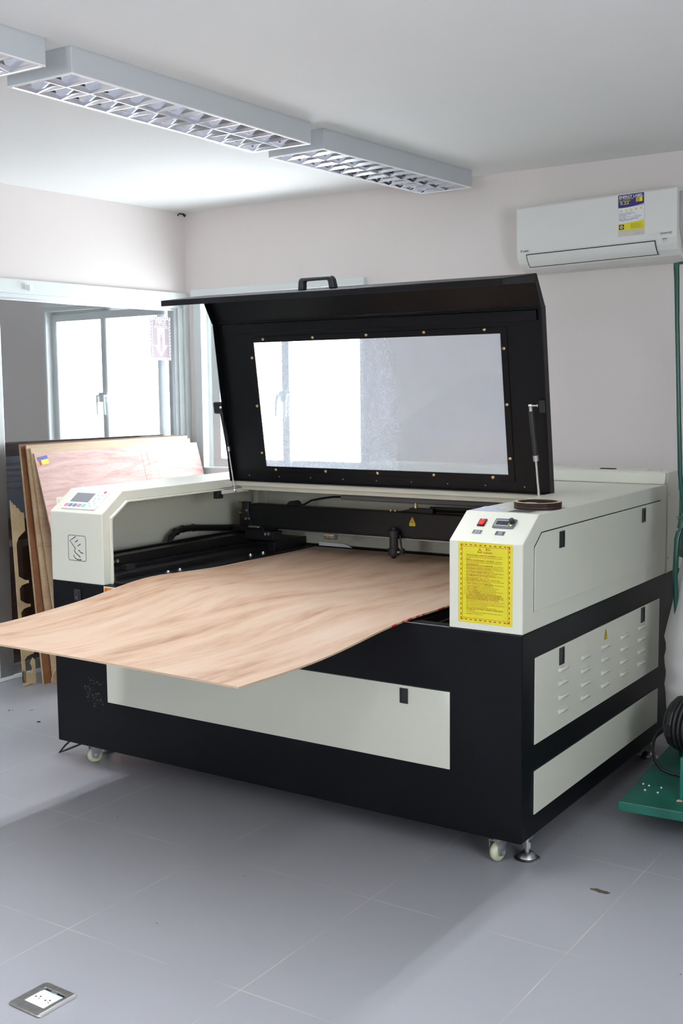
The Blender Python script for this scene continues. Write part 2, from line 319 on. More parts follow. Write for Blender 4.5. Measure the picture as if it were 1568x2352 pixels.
    def text(s, body, F, a, b, c, size=None, width=None, bold=0.0, center=False, res=2, shear=0.0):
        """flat lettering; its baseline starts at (a, b); size is the letter height, width squeezes the line"""
        cu = bpy.data.curves.new('t', 'FONT'); cu.body = body; cu.size = 1.0; cu.resolution_u = res; cu.offset = bold; cu.shear = shear
        ob = bpy.data.objects.new('t', cu); COL.objects.link(ob)
        dg = bpy.context.evaluated_depsgraph_get(); me = bpy.data.meshes.new_from_object(ob.evaluated_get(dg))
        if len(me.vertices):
            xs = [v.co.x for v in me.vertices]; x0, x1 = min(xs), max(xs)
            sy = size if size else width/(x1-x0); sx = width/(x1-x0) if width else sy
            off = -(x1-x0)*sx/2 if center else 0
            s.faces([F(a+off+(v.co.x-x0)*sx, b+v.co.y*sy, c) for v in me.vertices], [tuple(p.vertices) for p in me.polygons])
        bpy.data.objects.remove(ob); bpy.data.curves.remove(cu); bpy.data.meshes.remove(me)
        return s
    def build(s, name, m, parent=None, bevel=0.0, smooth=False, label=None, seg=2, kind=None):
        bmesh.ops.remove_doubles(s.bm, verts=s.bm.verts, dist=1e-6) if smooth else None
        bmesh.ops.recalc_face_normals(s.bm, faces=s.bm.faces)
        me = bpy.data.meshes.new(name); s.bm.to_mesh(me); s.bm.free()
        if smooth:
            for p in me.polygons: p.use_smooth = True
        me.materials.append(M[m] if isinstance(m, str) else m)
        o = bpy.data.objects.new(name, me); COL.objects.link(o)
        if bevel:
            bv = o.modifiers.new('bevel', 'BEVEL'); bv.width = bevel; bv.segments = seg; bv.limit_method = 'ANGLE'; bv.angle_limit = math.radians(35)
            bv.harden_normals = False
        if smooth:
            es = o.modifiers.new('edges', 'EDGE_SPLIT'); es.split_angle = math.radians(38)
        if parent: attach(o, parent)
        if label: o['label'] = label
        if kind: o['kind'] = kind
        return o
WM = {}
def wm(o): return WM.get(o.name, Matrix.Identity(4))
def attach(o, parent):
    o.parent = parent; o.matrix_parent_inverse = wm(parent).inverted()
def thing(name, loc, label, cat, group=None, rot=(0, 0, 0)):
    o = bpy.data.objects.new(name, None); COL.objects.link(o); o.empty_display_size = 0.05
    o.location = loc; o.rotation_euler = rot
    from mathutils import Euler
    WM[o.name] = Matrix.Translation(Vector(loc)) @ Euler(rot).to_matrix().to_4x4()
    return tag(o, label, cat, group)
def tag(o, label, cat, group=None):
    o['label'] = label; o['category'] = cat
    if group: o['group'] = group
    return o
def local(F_or_loc, rot):
    from mathutils import Euler
    R = Euler(rot).to_matrix(); return Fr(F_or_loc, R @ Vector((1, 0, 0)), R @ Vector((0, 1, 0)), R @ Vector((0, 0, 1)))
def struct(o): o['kind'] = 'structure'; return o
def rrect(a0, a1, b0, b1, r, n=4):
    pts = []
    for (ca, cb, t0) in ((a1-r, b0+r, -90), (a1-r, b1-r, 0), (a0+r, b1-r, 90), (a0+r, b0+r, 180)):
        for k in range(n+1):
            t = math.radians(t0 + 90*k/n); pts.append((ca + r*math.cos(t), cb + r*math.sin(t)))
    return pts
def rect(a0, a1, b0, b1): return [(a0, b0), (a1, b0), (a1, b1), (a0, b1)]
def copy_tree(o):
    c = o.copy(); COL.objects.link(c); WM[c.name] = wm(o)
    for ch in list(o.children):
        d = ch.copy(); COL.objects.link(d); d.parent = c
        for g in list(ch.children):
            e = g.copy(); COL.objects.link(e); e.parent = d
    return c

# ================================================================== THE ROOM
H = 2.50
CORNER = Vector((-1.158, 2.158, 0))
ang_b = math.atan2(2.097-2.158, 1.791+1.158)
FB = Fr(CORNER, (math.cos(ang_b), math.sin(ang_b), 0), (0, 0, 1), (math.sin(ang_b), -math.cos(ang_b), 0))     # back wall: u right, v up, n into the room
FL = Fr(CORNER, (-0.0429, -0.9991, 0), (0, 0, 1), (0.9991, -0.0429, 0))                                       # left wall: u towards the camera

mb = MB(); mb.box(-4.2, 5.0, -4.9, 2.6, -0.12, 0); struct(mb.build('floor', 'floor'))
mb = MB(); mb.box(-4.2, 5.0, -4.9, 2.6, H, H+0.12); struct(mb.build('ceiling', 'ceil'))
# back wall with the window opening (u 0.075..1.262, z 0.98..2.03) ; it goes on behind the glass door
U0, U1, V0, V1 = 0.072, 1.258, 0.985, 2.033
mb = MB()
mb.box(0, U0, 0, H, -0.2, 0, FB); mb.box(U1, 6.3, 0, H, -0.2, 0, FB); mb.box(U0, U1, 0, V0, -0.2, 0, FB); mb.box(U0, U1, V1, H, -0.2, 0, FB)
struct(mb.build('wall_back', 'wall'))
mb = MB()   # the neighbouring room behind the glass door: back wall with a narrow window
mb.box(-3.0, -0.40, 0, H, -0.2, 0, FB); mb.box(-0.06, 0.0, 0, H, -0.2, 0, FB); mb.box(-0.40, -0.06, 0, 0.9, -0.2, 0, FB); mb.box(-0.40, -0.06, 1.93, H, -0.2, 0, FB)
struct(mb.build('wall_neighbour_back', 'wall'))
mb = MB(); mb.box(-4.2, -4.1, -4.9, -1.2, 0, H); mb.box(-4.2, -4.1, -0.3, 2.6, 0, H); mb.box(-4.2, -4.1, -1.2, -0.3, 0, 1.1); mb.box(-4.2, -4.1, -1.2, -0.3, 1.7, H); struct(mb.build('wall_neighbour_left', 'wall'))  # unseen opening added to let daylight into the neighbouring room
# left wall: solid above the doors
DU1 = 4.6
mb = MB(); mb.box(0, 7.0, 2.035, H, -0.12, 0, FL); mb.box(DU1, 7.0, 0, 2.035, -0.12, 0, FL)
struct(mb.build('wall_left', 'wall'))
mb = MB(); mb.box(4.9, 5.0, -4.9, -3.3, 0, H); mb.box(4.9, 5.0, -1.5, 2.6, 0, H); mb.box(4.9, 5.0, -3.3, -1.5, 0, 0.95); mb.box(4.9, 5.0, -3.3, -1.5, 2.2, H); struct(mb.build('wall_right', 'wall'))
mb = MB()
mb.box(-4.2, 0.9, -4.8, -4.68, 0, H); mb.box(1.6, 5.0, -4.8, -4.68, 0, H); mb.box(0.9, 1.6, -4.8, -4.68, 0, 0.9); mb.box(0.9, 1.6, -4.8, -4.68, 2.1, H)
struct(mb.build('wall_front', 'wall'))

# ---- back window
win = bpy.data.objects.new('window_1', None); COL.objects.link(win); struct(win)
mb = MB(); mb.ring(rect(U0-0.012, U1+0.012, V0-0.03, V1+0.012), rect(U0+0.045, U1-0.006, V0+0.03, V1-0.045), FB, -0.13, 0.012)
mb.ring(rect(U0+0.02, U1-0.002, V0+0.01, V1-0.02), rect(U0+0.085, U1-0.012, V0+0.045, V1-0.06), FB, -0.10, -0.045)
mb.build('window_frame', 'frame', win, bevel=0.004)
mb = MB(); mb.box(U0-0.012, U1+0.02, V1-0.018, V1+0.02, 0.0, 0.03, FB); mb.build('head_track', 'frame', win, bevel=0.003)
for k, (a, b) in enumerate(((U0+0.10, 0.742), (0.682, U1-0.006))):
    aw = 0.062 if k == 0 else 0.05
    mb = MB(); mb.ring(rect(a, b, V0+0.035, V1-0.06), rect(a+aw, b-0.05, V0+0.085, V1-0.108), FB, -0.040-0.025*k, -0.012-0.025*k); mb.build('sash', 'frame', win, bevel=0.003)
    mb = MB(); mb.box(a+0.045, b-0.045, V0+0.08, V1-0.10, -0.028-0.025*k, -0.024-0.025*k, FB); mb.build('pane', 'glass', win)
for a in (0.690, 0.752):
    mb = MB(); mb.box(a-0.01, a+0.01, 1.40, 1.46, -0.02, 0.005, FB); mb.tube([FB(a, 1.44, 0.0), FB(a, 1.44, 0.025), FB(a-0.006, 1.40, 0.03), FB(a-0.01, 1.32, 0.03)], 0.008)
    mb.build('sash_handle', 'frame', win, smooth=True)
mb = MB(); mb.box(U0-0.02, U1+0.02, V0-0.05, V0-0.02, -0.01, 0.03, FB); mb.build('window_sill', 'frame', win, bevel=0.004)
# window in the neighbouring room
wn = bpy.data.objects.new('window_2', None); COL.objects.link(wn); struct(wn)
mb = MB(); mb.ring(rect(-0.41, -0.05, 0.88, 1.95), rect(-0.395, -0.065, 0.91, 1.925), FB, -0.15, 0.01); mb.build('window_frame', 'frame', wn)
mb = MB(); mb.box(-0.40, -0.06, 0.90, 1.93, -0.09, -0.085, FB); mb.build('pane', 'frosted', wn)
# unseen window behind the camera, added for fill daylight
wf = bpy.data.objects.new('fill_window_3', None); COL.objects.link(wf); struct(wf)
FF = Fr((0, -4.68, 0), (1, 0, 0), (0, 0, 1), (0, 1, 0))
mb = MB(); mb.ring(rect(0.88, 1.62, 0.88, 2.12), rect(0.95, 1.55, 0.95, 2.05), FF, -0.12, 0.02); mb.build('window_frame', 'frame', wf)
mb = MB(); mb.box(0.94, 1.56, 0.94, 2.06, -0.07, -0.065, FF); mb.build('pane', 'glass', wf)

wr4 = bpy.data.objects.new('fill_window_4', None); COL.objects.link(wr4); struct(wr4)  # unseen window added in the right wall to brighten the room
FR = Fr((4.9, 0, 0), (0, 1, 0), (0, 0, 1), (-1, 0, 0))
mb = MB(); mb.ring(rect(-3.32, -1.48, 0.93, 2.22), rect(-3.25, -1.55, 1.0, 2.15), FR, -0.1, 0.02); mb.build('window_frame', 'frame', wr4)
mb = MB(); mb.box(-3.26, -1.54, 0.99, 2.16, -0.055, -0.05, FR); mb.build('pane', 'glass', wr4)

# ---- glass sliding door in the left wall
dr = bpy.data.objects.new('door_1', None); COL.objects.link(dr); struct(dr)
mb = MB(); mb.box(0.0, DU1, 1.965, 2.036, -0.11, 0.02, FL); mb.box(0.0, DU1, 1.945, 1.968, -0.09, -0.005, FL)
mb.box(0.0, 0.035, 0, 1.97, -0.11, 0.018, FL); mb.box(0.035, 0.075, 0, 1.95, -0.09, 0.002, FL)
mb.box(0.0, DU1, 0, 0.022, -0.11, 0.0, FL); mb.build('door_frame', 'frame', dr, bevel=0.004)
for k, (a, b) in enumerate(((0.075, 1.43), (1.38, 2.75), (2.70, 4.05))):
    n0 = -0.02 if k % 2 == 0 else -0.06
    s0 = 0.028 if k == 0 else 0.06
    mb = MB(); mb.box(a, a+s0, 0.022, 1.95, n0-0.015, n0+0.015, FL); mb.box(b-0.09, b, 0.022, 1.95, n0-0.02, n0+0.022, FL)
    mb.box(a, b, 0.022, 0.075, n0-0.014, n0+0.014, FL); mb.box(a, b, 1.93, 1.95, n0-0.014, n0+0.014, FL)
    mb.build('door_leaf', 'alu', dr, bevel=0.004)
    mb = MB(); mb.box(a+0.01, b-0.04, 0.05, 1.945, n0-0.003, n0+0.003, FL); mb.build('door_glass', 'tinted', dr)
mb = MB(); mb.box(1.15, 1.20, 1.985, 2.005, 0.02, 0.032, FL); mb.box(1.165, 1.185, 1.98, 2.01, 0.03, 0.045, FL); mb.build('door_catch', 'white', dr, bevel=0.003)
struct(dr)
mb = MB(); mb.cyl(FL(0.03, 2.49, 0.02), FL(0.045, 2.475, 0.045), 0.006); mb.tube([FL(0.02, 2.485, 0.03), FL(0.06, 2.49, 0.02), FL(0.07, 2.478, 0.012)], 0.004)
tag(mb.build('cable_stub', 'cable', smooth=True), 'short grey cable end at the corner where walls meet ceiling', 'cable')

# fire extinguisher sign, faint print stuck to the glass
sg = thing('fire_extinguisher_sign', FL(0.20, 1.64, -0.016), 'pale FIRE extinguisher sign with down arrow stuck on the glass door', 'sign')
def sign_mat(name, c, alpha):
    m = bpy.data.materials.new(name); m.use_nodes = True; N, L = nt(m); N.remove(N['Principled BSDF']); out = N['Material Output']
    t = N.new('ShaderNodeBsdfTransparent'); t.inputs[0].default_value = (1, 1, 1, 1); d = N.new('ShaderNodeBsdfDiffuse'); d.inputs[0].default_value = (*c, 1)
    mx = N.new('ShaderNodeMixShader'); mx.inputs[0].default_value = alpha; L.new(t.outputs[0], mx.inputs[1]); L.new(d.outputs[0], mx.inputs[2]); L.new(mx.outputs[0], out.inputs[0])
    return m
M['sign_red'] = sign_mat('backlit_red_film', (0.48, 0.39, 0.43), 0.9); M['sign_clear'] = sign_mat('white_sign_film', (0.92, 0.95, 0.97), 0.86)  # red ink paled in colour for the bright light behind the sign
FS = Fr(FL(0.282, 1.645, -0.0155), -FL.u, FL.v, FL.n)      # sign frame: u to the right as read
mb = MB()
mb.box(0, 0.158, 0, 0.248, 0, 0.0008, FS); mb.build('sign_film', 'sign_clear', sg)
mb = MB(); c = 0.0014
for k in range(8): mb.poly([(0.012+k*0.018, 0.236), (0.021+k*0.018, 0.236), (0.027+k*0.018, 0.247), (0.018+k*0.018, 0.247)], FS, c); mb.poly([(0.012+k*0.018, 0.001), (0.021+k*0.018, 0.001), (0.027+k*0.018, 0.011), (0.018+k*0.018, 0.011)], FS, c)
for k in range(12): mb.poly([(0.001, 0.012+k*0.018), (0.012, 0.020+k*0.018), (0.012, 0.030+k*0.018), (0.001, 0.022+k*0.018)], FS, c)
for k in range(12): mb.poly([(0.147, 0.012+k*0.018), (0.157, 0.020+k*0.018), (0.157, 0.030+k*0.018), (0.147, 0.022+k*0.018)], FS, c)
# red field with the arrow left clear
mb.quad(0.014, 0.144, 0.186, 0.232, FS, c); mb.quad(0.014, 0.05, 0.086, 0.184, FS, c); mb.quad(0.108, 0.144, 0.086, 0.184, FS, c)
mb.poly([(0.014, 0.084), (0.030, 0.084), (0.079, 0.018), (0.079, 0.014), (0.014, 0.014)], FS, c); mb.poly([(0.144, 0.084), (0.128, 0.084), (0.079, 0.018), (0.079, 0.014), (0.144, 0.014)], FS, c)
# extinguisher pictogram inside the arrow
mb.poly(rrect(0.069, 0.091, 0.048, 0.135, 0.009), FS, c); mb.quad(0.075, 0.085, 0.135, 0.146, FS, c)
mb.strip([(0.075, 0.143), (0.062, 0.140), (0.058, 0.120), (0.058, 0.09)], FS, 0.005, c); mb.strip([(0.08, 0.148), (0.10, 0.155)], FS, 0.004, c); mb.strip([(0.08, 0.152), (0.10, 0.163)], FS, 0.004, c)
mb.build('sign_print', 'sign_red', sg)
mb = MB(); mb.text('FIRE', FS, 0.079, 0.203, 0.0022, size=0.038, width=0.085, bold=0.02, center=True); mb.text('EXTINGUISHER', FS, 0.079, 0.189, 0.0022, size=0.013, width=0.105, bold=0.01, center=True)
mb.build('sign_lettering', 'sign_clear', sg)

# ================================================================== CEILING LIGHTS
LW, LL, LH = 0.285, 1.25, 0.0825
def make_light(label, dim=False):
    t = thing('ceiling_light', (0, 0, 0), label, 'ceiling light', 'louvred fluorescent ceiling lights')
    x, y = LW/2, LL/2
    mb = MB(); mb.ring(rect(-x, x, -y, y), rect(-x+0.004, x-0.004, -y+0.004, y-0.004), WORLD, 0.004, LH-0.002); mb.box(-x, x, -y, y, LH-0.006, LH)
    mb.build('housing', 'lightbody', t, bevel=0.0015)
    mb = MB(); mb.ring(rect(-x, x, -y, y), rect(-x+0.009, x-0.009, -y+0.009, y-0.009), WORLD, 0, 0.005); mb.build('rim', 'rim', t, bevel=0.0012)
    mb = MB(); xi = x-0.009; yi = y-0.009; n = 12; hb = 0.050
    F = Fr((0, 0, 0), (1, 0, 0), (0, 0, 1), (0, 1, 0))
    for sx in (-1, 1):   # curved side reflectors and middle ridge, run along the lamp
        pts = [(sx*xi, 0.004), (sx*(xi-0.004), 0.02), (sx*(xi-0.014), 0.036), (sx*(xi-0.026), 0.046), (sx*(xi-0.026), 0.048), (sx*xi, 0.048)]
        mb.prism(pts, F, -yi, yi)
    mb.prism([(0.002, 0.003), (-0.002, 0.003), (-0.006, 0.02), (-0.016, 0.036), (-0.026, 0.046), (0.026, 0.046), (0.016, 0.036), (0.006, 0.02)], F, -yi, yi)
    FY = Fr((0, 0, 0), (0, 1, 0), (0, 0, 1), (1, 0, 0))
    for k in range(n+1):
        yc = -yi + 2*yi*k/n
        lo_, hi_ = (0 if k == 0 else 1), (0 if k == n else 1)
        for sx in (0, 1):
            a0, a1 = (-xi, 0) if sx == 0 else (0, xi)
            mb.prism([(yc-0.0012*lo_, 0.003), (yc+0.0012*hi_, 0.003), (yc+0.004*hi_, 0.014), (yc+0.009*hi_, 0.028), (yc+0.015*hi_, 0.042), (yc+0.018*hi_, hb), (yc-0.018*lo_, hb), (yc-0.015*lo_, 0.042), (yc-0.009*lo_, 0.028), (yc-0.004*lo_, 0.014)], FY, a0, a1)
    mb.build('louver_grille', 'louver', t)
    mb = MB(); mb.box(-xi, xi, -yi, yi, 0.072, 0.074); mb.build('reflector_tray', 'rim', t)
    for sx in (-0.068, 0.068):
        mb = MB(); mb.cyl((sx, -yi+0.03, 0.061), (sx, yi-0.03, 0.061), 0.0085, seg=8); mb.build('fluorescent_tube', 'tube_dim' if dim else 'tube', t)
    return t
def place(t, x, y, rz=0): t.location = (x, y, 2.4175); t.rotation_euler = (0, 0, rz); return t
l1 = make_light('lit louvred ceiling light, the middle one of the row, longest in view'); place(l1, 0.636, 0.068, 0.004)
l0 = copy_tree(l1); l0['label'] = 'lit louvred ceiling light cut off by the left edge of the picture'; place(l0, 0.632, -1.275, 0.004)
l2 = make_light('switched off louvred ceiling light nearest the air conditioner end of the row', True); place(l2, 0.652, 1.385, -0.052); l2.scale = (1, 0.93, 1)
for k, (x, y) in enumerate(((0.632, -2.62), (2.5, -2.35))):  # the near-row fixture is unseen and added for fill light
    c = copy_tree(l1); c['label'] = ('lit louvred ceiling light added as fill at the near end of the row, outside the picture', 'lit louvred ceiling light of the second row above the camera')[k]; place(c, x, y)

# ================================================================== LASER CUTTER
W, zb, zj, zc, zt, CH = 2.0, 0.0959, 0.7409, 1.0113, 1.0907, 0.1134
wl, wr, D, DR = 0.2796, 0.2448, 1.3238, 1.50
XR = W - wr
mach = thing('laser_cutting_machine', (1.0, 0.75, 0), 'large black and cream laser cutting machine with its lid propped open', 'laser cutter')
FRONT = Fr((0, 0, 0), (1, 0, 0), (0, 0, 1), (0, -1, 0))
SIDE = Fr((W, 0, 0), (0, 1, 0), (0, 0, 1), (1, 0, 0))
PROF = Fr((0, 0, 0), (0, 1, 0), (0, 0, 1), (1, 0, 0))       # (y, z) profile extruded along x
chl = math.hypot(CH, zt-zc)
CHF = Fr((0, 0, zc), (1, 0, 0), (0, CH, zt-zc), (0, -(zt-zc), CH))   # sloped console faces: u = x, v up the slope
TOPF = Fr((0, 0, zt), (1, 0, 0), (0, 1, 0), (0, 0, 1))
cv = lambda z: (z-zc)/(zt-zc)*chl                              # slope coordinate from a height

# base cabinet: four walls with a rim, a floor and the recessed bed
mb = MB()
mb.ring(rect(0, W, 0, DR), rect(0.02, W-0.02, 0.02, DR-0.02), WORLD, zb, zj)
mb.box(0.02, W-0.02, 0.02, DR-0.02, zb, zb+0.02)
mb.ring(rect(0.01, W-0.01, 0.003, DR-0.01), rect(0.28, XR+0.01, 0.05, 1.26), WORLD, zj-0.012, zj-0.0005)
mb.build('base_cabinet', 'body', mach, bevel=0.004)
mb = MB(); mb.box(0.28, 1.74, 0.05, 1.25, 0.675, 0.70); 
for k in range(22): mb.box(0.31+k*0.065, 0.316+k*0.065, 0.06, 1.20, 0.70, 0.734)
mb.build('cutting_bed', 'black_in', mach)
mb = MB(); mb.box(0.30, 0.385, 0.03, 1.25, zj-0.001, 0.7535); mb.build('bed_side_frame', 'black_in', mach, bevel=0.003)
for (x, y) in ((0.336, 0.297), (0.339, 0.363), (0.333, 0.828), (0.341, 0.908)):
    mb = MB(); mb.lathe([(0.011, 0), (0.011, 0.003), (0.007, 0.004), (0.006, 0.009), (0.002, 0.010)], (x, y, 0.7535), seg=14); mb.build('bolt', 'steel', mach, smooth=True)

mb = MB(); mb.box(1.33, XR, -0.0006, 0.0012, zj-0.0016, zj+0.0004); mb.build('worn_front_edge', 'brushed', mach)

# side housing on the left: folded sheet shell
OUT = [(0, zj), (0, zc), (CH, zt), (D, zt)]; INN = [(0.037, zj), (0.037, 0.994), (0.128, 1.0535), (D, 1.0535)]
mb = MB(); mb.prism(OUT + INN[::-1], PROF, 0.0, wl); mb.box(0.0, 0.006, 0.03, DR, zj, 1.06)
lh = mb.build('left_side_housing', 'cream', mach, bevel=0.003)
lip_o = INN; lip_i = [(0.044, zj), (0.044, 0.990), (0.131, 1.047), (D, 1.047)]
mb = MB(); mb.prism(lip_o + lip_i[::-1], PROF, wl-0.003, wl+0.012); mb.build('opening_lip', 'cream', mach, bevel=0.001)
# right side housing, solid
mb = MB(); mb.prism([(0, zj), (0, zc), (CH, zt), (D, zt), (D, zj)], PROF, XR, W); rh = mb.build('right_side_housing', 'cream', mach, bevel=0.003)
# rear housing with the raised ridge
mb = MB(); mb.prism([(D+0.004, zj), (D+0.004, zt+0.001), (D+0.016, 1.137), (DR, 1.137), (DR, zj)], PROF, 0.62, W); mb.prism([(D+0.004, zj), (D+0.004, zt), (DR, zt), (DR, zj)], PROF, 0.0, 0.62)
mb.build('rear_housing', 'cream', mach, bevel=0.003)
mb = MB(); mb.prism([(D-0.022, zt+0.001), (D-0.022, zt+0.004), (D-0.008, 1.134), (D+0.004, 1.134), (D+0.004, zt+0.001)], PROF, 0.62, W-0.004); mb.box(0.62, W-0.004, D-0.026, D-0.02, zt, zt+0.003)
mb.build('rear_ridge', 'cream', mach, bevel=0.002)
mb = MB(); mb.box(0.62, W-0.005, D-0.030, D-0.022, zt-0.0005, zt+0.0006); mb.build('ridge_gap', 'dark', mach)
mb = MB(); mb.box(1.70, 1.76, 1.39, 1.42, 1.137, 1.140); mb.build('vent_slot', 'dark', mach)
for (y, z) in ((1.345, 1.052), (1.345, 0.80)):
    mb = MB(); mb.lathe([(0.005, 0), (0.005, 0.003), (0.002, 0.005)], (W, y, z), (1, 0, 0), seg=10); mb.build('rear_panel_screw', 'steel', mach)
for x in (1.90, 1.955):
    mb = MB(); mb.lathe([(0.005, 0), (0.005, 0.003), (0.002, 0.005)], (x, 1.40, 1.137), seg=10); mb.build('rear_panel_screw', 'steel', mach)
mb = MB(); mb.box(W, W+0.0035, D+0.001, D+0.006, zj, zt); mb.build('seam_flange', 'cream', mach)
# rear deck between the housings, and the interior walls
mb = MB(); mb.box(wl-0.01, XR+0.005, 0.80, D, zt-0.012, zt-0.0005); mb.box(wl-0.01, XR+0.005, 0.80, 0.812, zt-0.030, zt-0.012); mb.box(wl-0.01, XR+0.005, 0.83, 0.842, zt-0.05, zt-0.03); mb.build('rear_deck', 'cream', mach, bevel=0.002)
mb = MB(); mb.box(0.0, XR, 1.25, 1.262, 0.70, zt-0.012); mb.box(0.006, 0.010, 0.04, 1.25, 0.70, 1.055); mb.box(0.05, 0.075, 1.22, 1.25, 0.75, 1.05); mb.box(0.10, 0.12, 1.235, 1.25, 0.75, 1.05); mb.build('interior_lining', 'cream', mach)
mb = MB(); mb.box(0.30, XR, 1.235, 1.25, 0.70, 0.762); mb.build('rear_bed_bar', 'black_in', mach)
mb = MB(); mb.box(wl-0.02, wl+0.012, 0.70, 0.88, 1.030, 1.0535); mb.build('strut_gusset', 'cream', mach, bevel=0.003)
mb = MB(); mb.box(wl-0.02, wl+0.004, 0.675, 0.712, 1.012, 1.052); mb.build('lid_sensor', 'plastic', mach, bevel=0.002)

# left linear rail
mb = MB(); mb.box(0.115, 0.20, 0.045, 1.24, 0.742, 0.828); mb.box(0.115, 0.135, 0.045, 1.24, 0.828, 0.836); mb.box(0.20, 0.30, 0.045, 1.245, 0.742, 0.775); mb.box(0.20, 0.232, 0.045, 1.245, 0.775, 0.790)
mb.build('left_guide_rail', 'black_in', mach, bevel=0.002)
mb = MB(); mb.box(0.20, 0.335, 1.0, 1.247, 0.744, 0.792); mb.build('rail_end_block', 'black_in', mach, bevel=0.003)
for y in (0.129, 0.153):
    mb = MB(); mb.lathe([(0.008, 0), (0.008, 0.004), (0.005, 0.004), (0.005, 0.001)], (0.20, y, 0.808), (1, 0, 0), seg=16); mb.build('rail_screw', 'steel', mach)
mb = MB(); mb.box(0.232, 0.258, 0.145, 0.195, 0.775, 0.797); mb.build('limit_switch', 'plastic', mach, bevel=0.002)
P = [(0.07, 0.585, 0.79), (0.07, 0.592, 0.818), (0.07, 0.610, 0.843), (0.07, 0.645, 0.862), (0.07, 0.69, 0.870), (0.07, 0.76, 0.868), (0.07, 0.95, 0.848), (0.07, 1.18, 0.826)]
mb = MB(); mb.tube(P, 0.013, seg=8, flat=1.2)
for k in range(1, 6):
    mb.tube([Vector(P[k])-(Vector(P[k])-Vector(P[k-1])).normalized()*0.004, Vector(P[k])+(Vector(P[k])-Vector(P[k-1])).normalized()*0.004], 0.0155, seg=8, flat=1.2)
mb.build('cable_chain', 'plastic', mach)
mb = MB(); mb.box(0.05, 0.10, 0.57, 0.61, 0.744, 0.80); mb.build('chain_anchor', 'black_in', mach)

# gantry
BY = 1.0
mb = MB(); mb.box(0.205, 1.745, BY, BY+0.055, 0.856, 0.960); mb.box(0.205, 1.745, BY-0.006, BY, 0.856, 0.862)
gan = mb.build('gantry_beam', 'black_in', mach, bevel=0.003)
mb = MB(); mb.box(0.36, 1.745, BY-0.004, BY+0.03, 0.849, 0.8535); mb.build('gantry_belt', 'brushed', gan)
mb = MB(); mb.box(0.12, 0.30, BY-0.03, BY+0.09, 0.836, 0.858); mb.box(0.20, 0.36, BY-0.04, BY+0.02, 0.805, 0.845); mb.box(0.14, 0.205, BY+0.0, BY+0.05, 0.858, 0.925); mb.build('gantry_carriage', 'black_in', mach, bevel=0.002)
mb = MB(); mb.box(0.16, 0.20, BY-0.012, BY+0.01, 0.885, 0.968); mb.build('mirror_mount', 'plastic', mach, bevel=0.003)
for z in (0.961, 0.915):
    mb = MB(); mb.cyl((0.160, BY, z), (0.150, BY, z), 0.003); mb.cyl((0.150, BY, z), (0.139, BY, z), 0.007); mb.build('adjuster_screw', 'brass', mach, smooth=True)
for (x, z) in ((0.186, 0.892), (0.205, 0.893), (0.192, 0.930)):
    mb = MB(); mb.lathe([(0.006, 0), (0.006, 0.003), (0.003, 0.003)], (x, BY-0.012, z), (0, -1, 0), seg=12); mb.build('mount_screw', 'steel', mach)
for (x, z) in ((0.317, 0.832), (0.335, 0.834)):
    mb = MB(); mb.lathe([(0.007, 0), (0.007, 0.004), (0.004, 0.004), (0.004, 0.001)], (x, BY-0.04, z), (0, -1, 0), seg=12); mb.build('carriage_screw', 'steel', mach)
mb = MB(); mb.box(0.225, 0.285, BY-0.05, BY-0.03, 0.858, 0.866); mb.build('carriage_clamp', 'steel', mach, bevel=0.002)
mb = MB(); mb.cyl((0.605, BY+0.01, 0.838), (0.66, BY+0.01, 0.838), 0.016, seg=20); mb.build('idler_roller', 'steel', mach, smooth=True)
mb = MB(); mb.cyl((0.622, BY+0.01, 0.838), (0.636, BY+0.01, 0.838), 0.0168, seg=20); mb.build('roller_band', 'brass', mach, smooth=True)
mb = MB(); mb.lathe([(0.024, 0), (0.024, 0.05)], (0.415, BY+0.02, 0.955), (0, 1, 0), seg=24); mb.build('belt_pulley', 'plastic', mach)
# carriage parts peeping over the beam, air hose chain
mb = MB(); mb.box(1.02, 1.13, BY+0.02, BY+0.05, 0.955, 0.978); mb.prism([(0.93, 0.955), (1.02, 0.972), (1.13, 0.978), (1.13, 0.955)], Fr((0, BY+0.03, 0), (1, 0, 0), (0, 0, 1), (0, 1, 0)), 0, 0.02); mb.build('head_carriage', 'black_in', mach)
mb = MB(); mb.tube([(1.10, BY+0.06, 0.972), (1.25, BY+0.06, 0.974), (1.45, BY+0.06, 0.972), (1.72, BY+0.06, 0.968)], 0.011, seg=8, flat=1.3); mb.build('air_hose', 'rubber', mach, smooth=True)
mb = MB(); mb.lathe([(0.006, 0), (0.006, 0.01), (0.009, 0.011), (0.009, 0.018), (0.005, 0.019), (0.005, 0.026)], (1.045, BY+0.03, 0.972), seg=12); mb.build('brass_fitting', 'brass', mach)
for x in (0.93, 0.953):
    mb = MB(); mb.lathe([(0.005, 0), (0.005, 0.006), (0.007, 0.007), (0.007, 0.011)], (x, BY+0.02, 0.957), seg=10); mb.build('brass_screw', 'brass', mach)
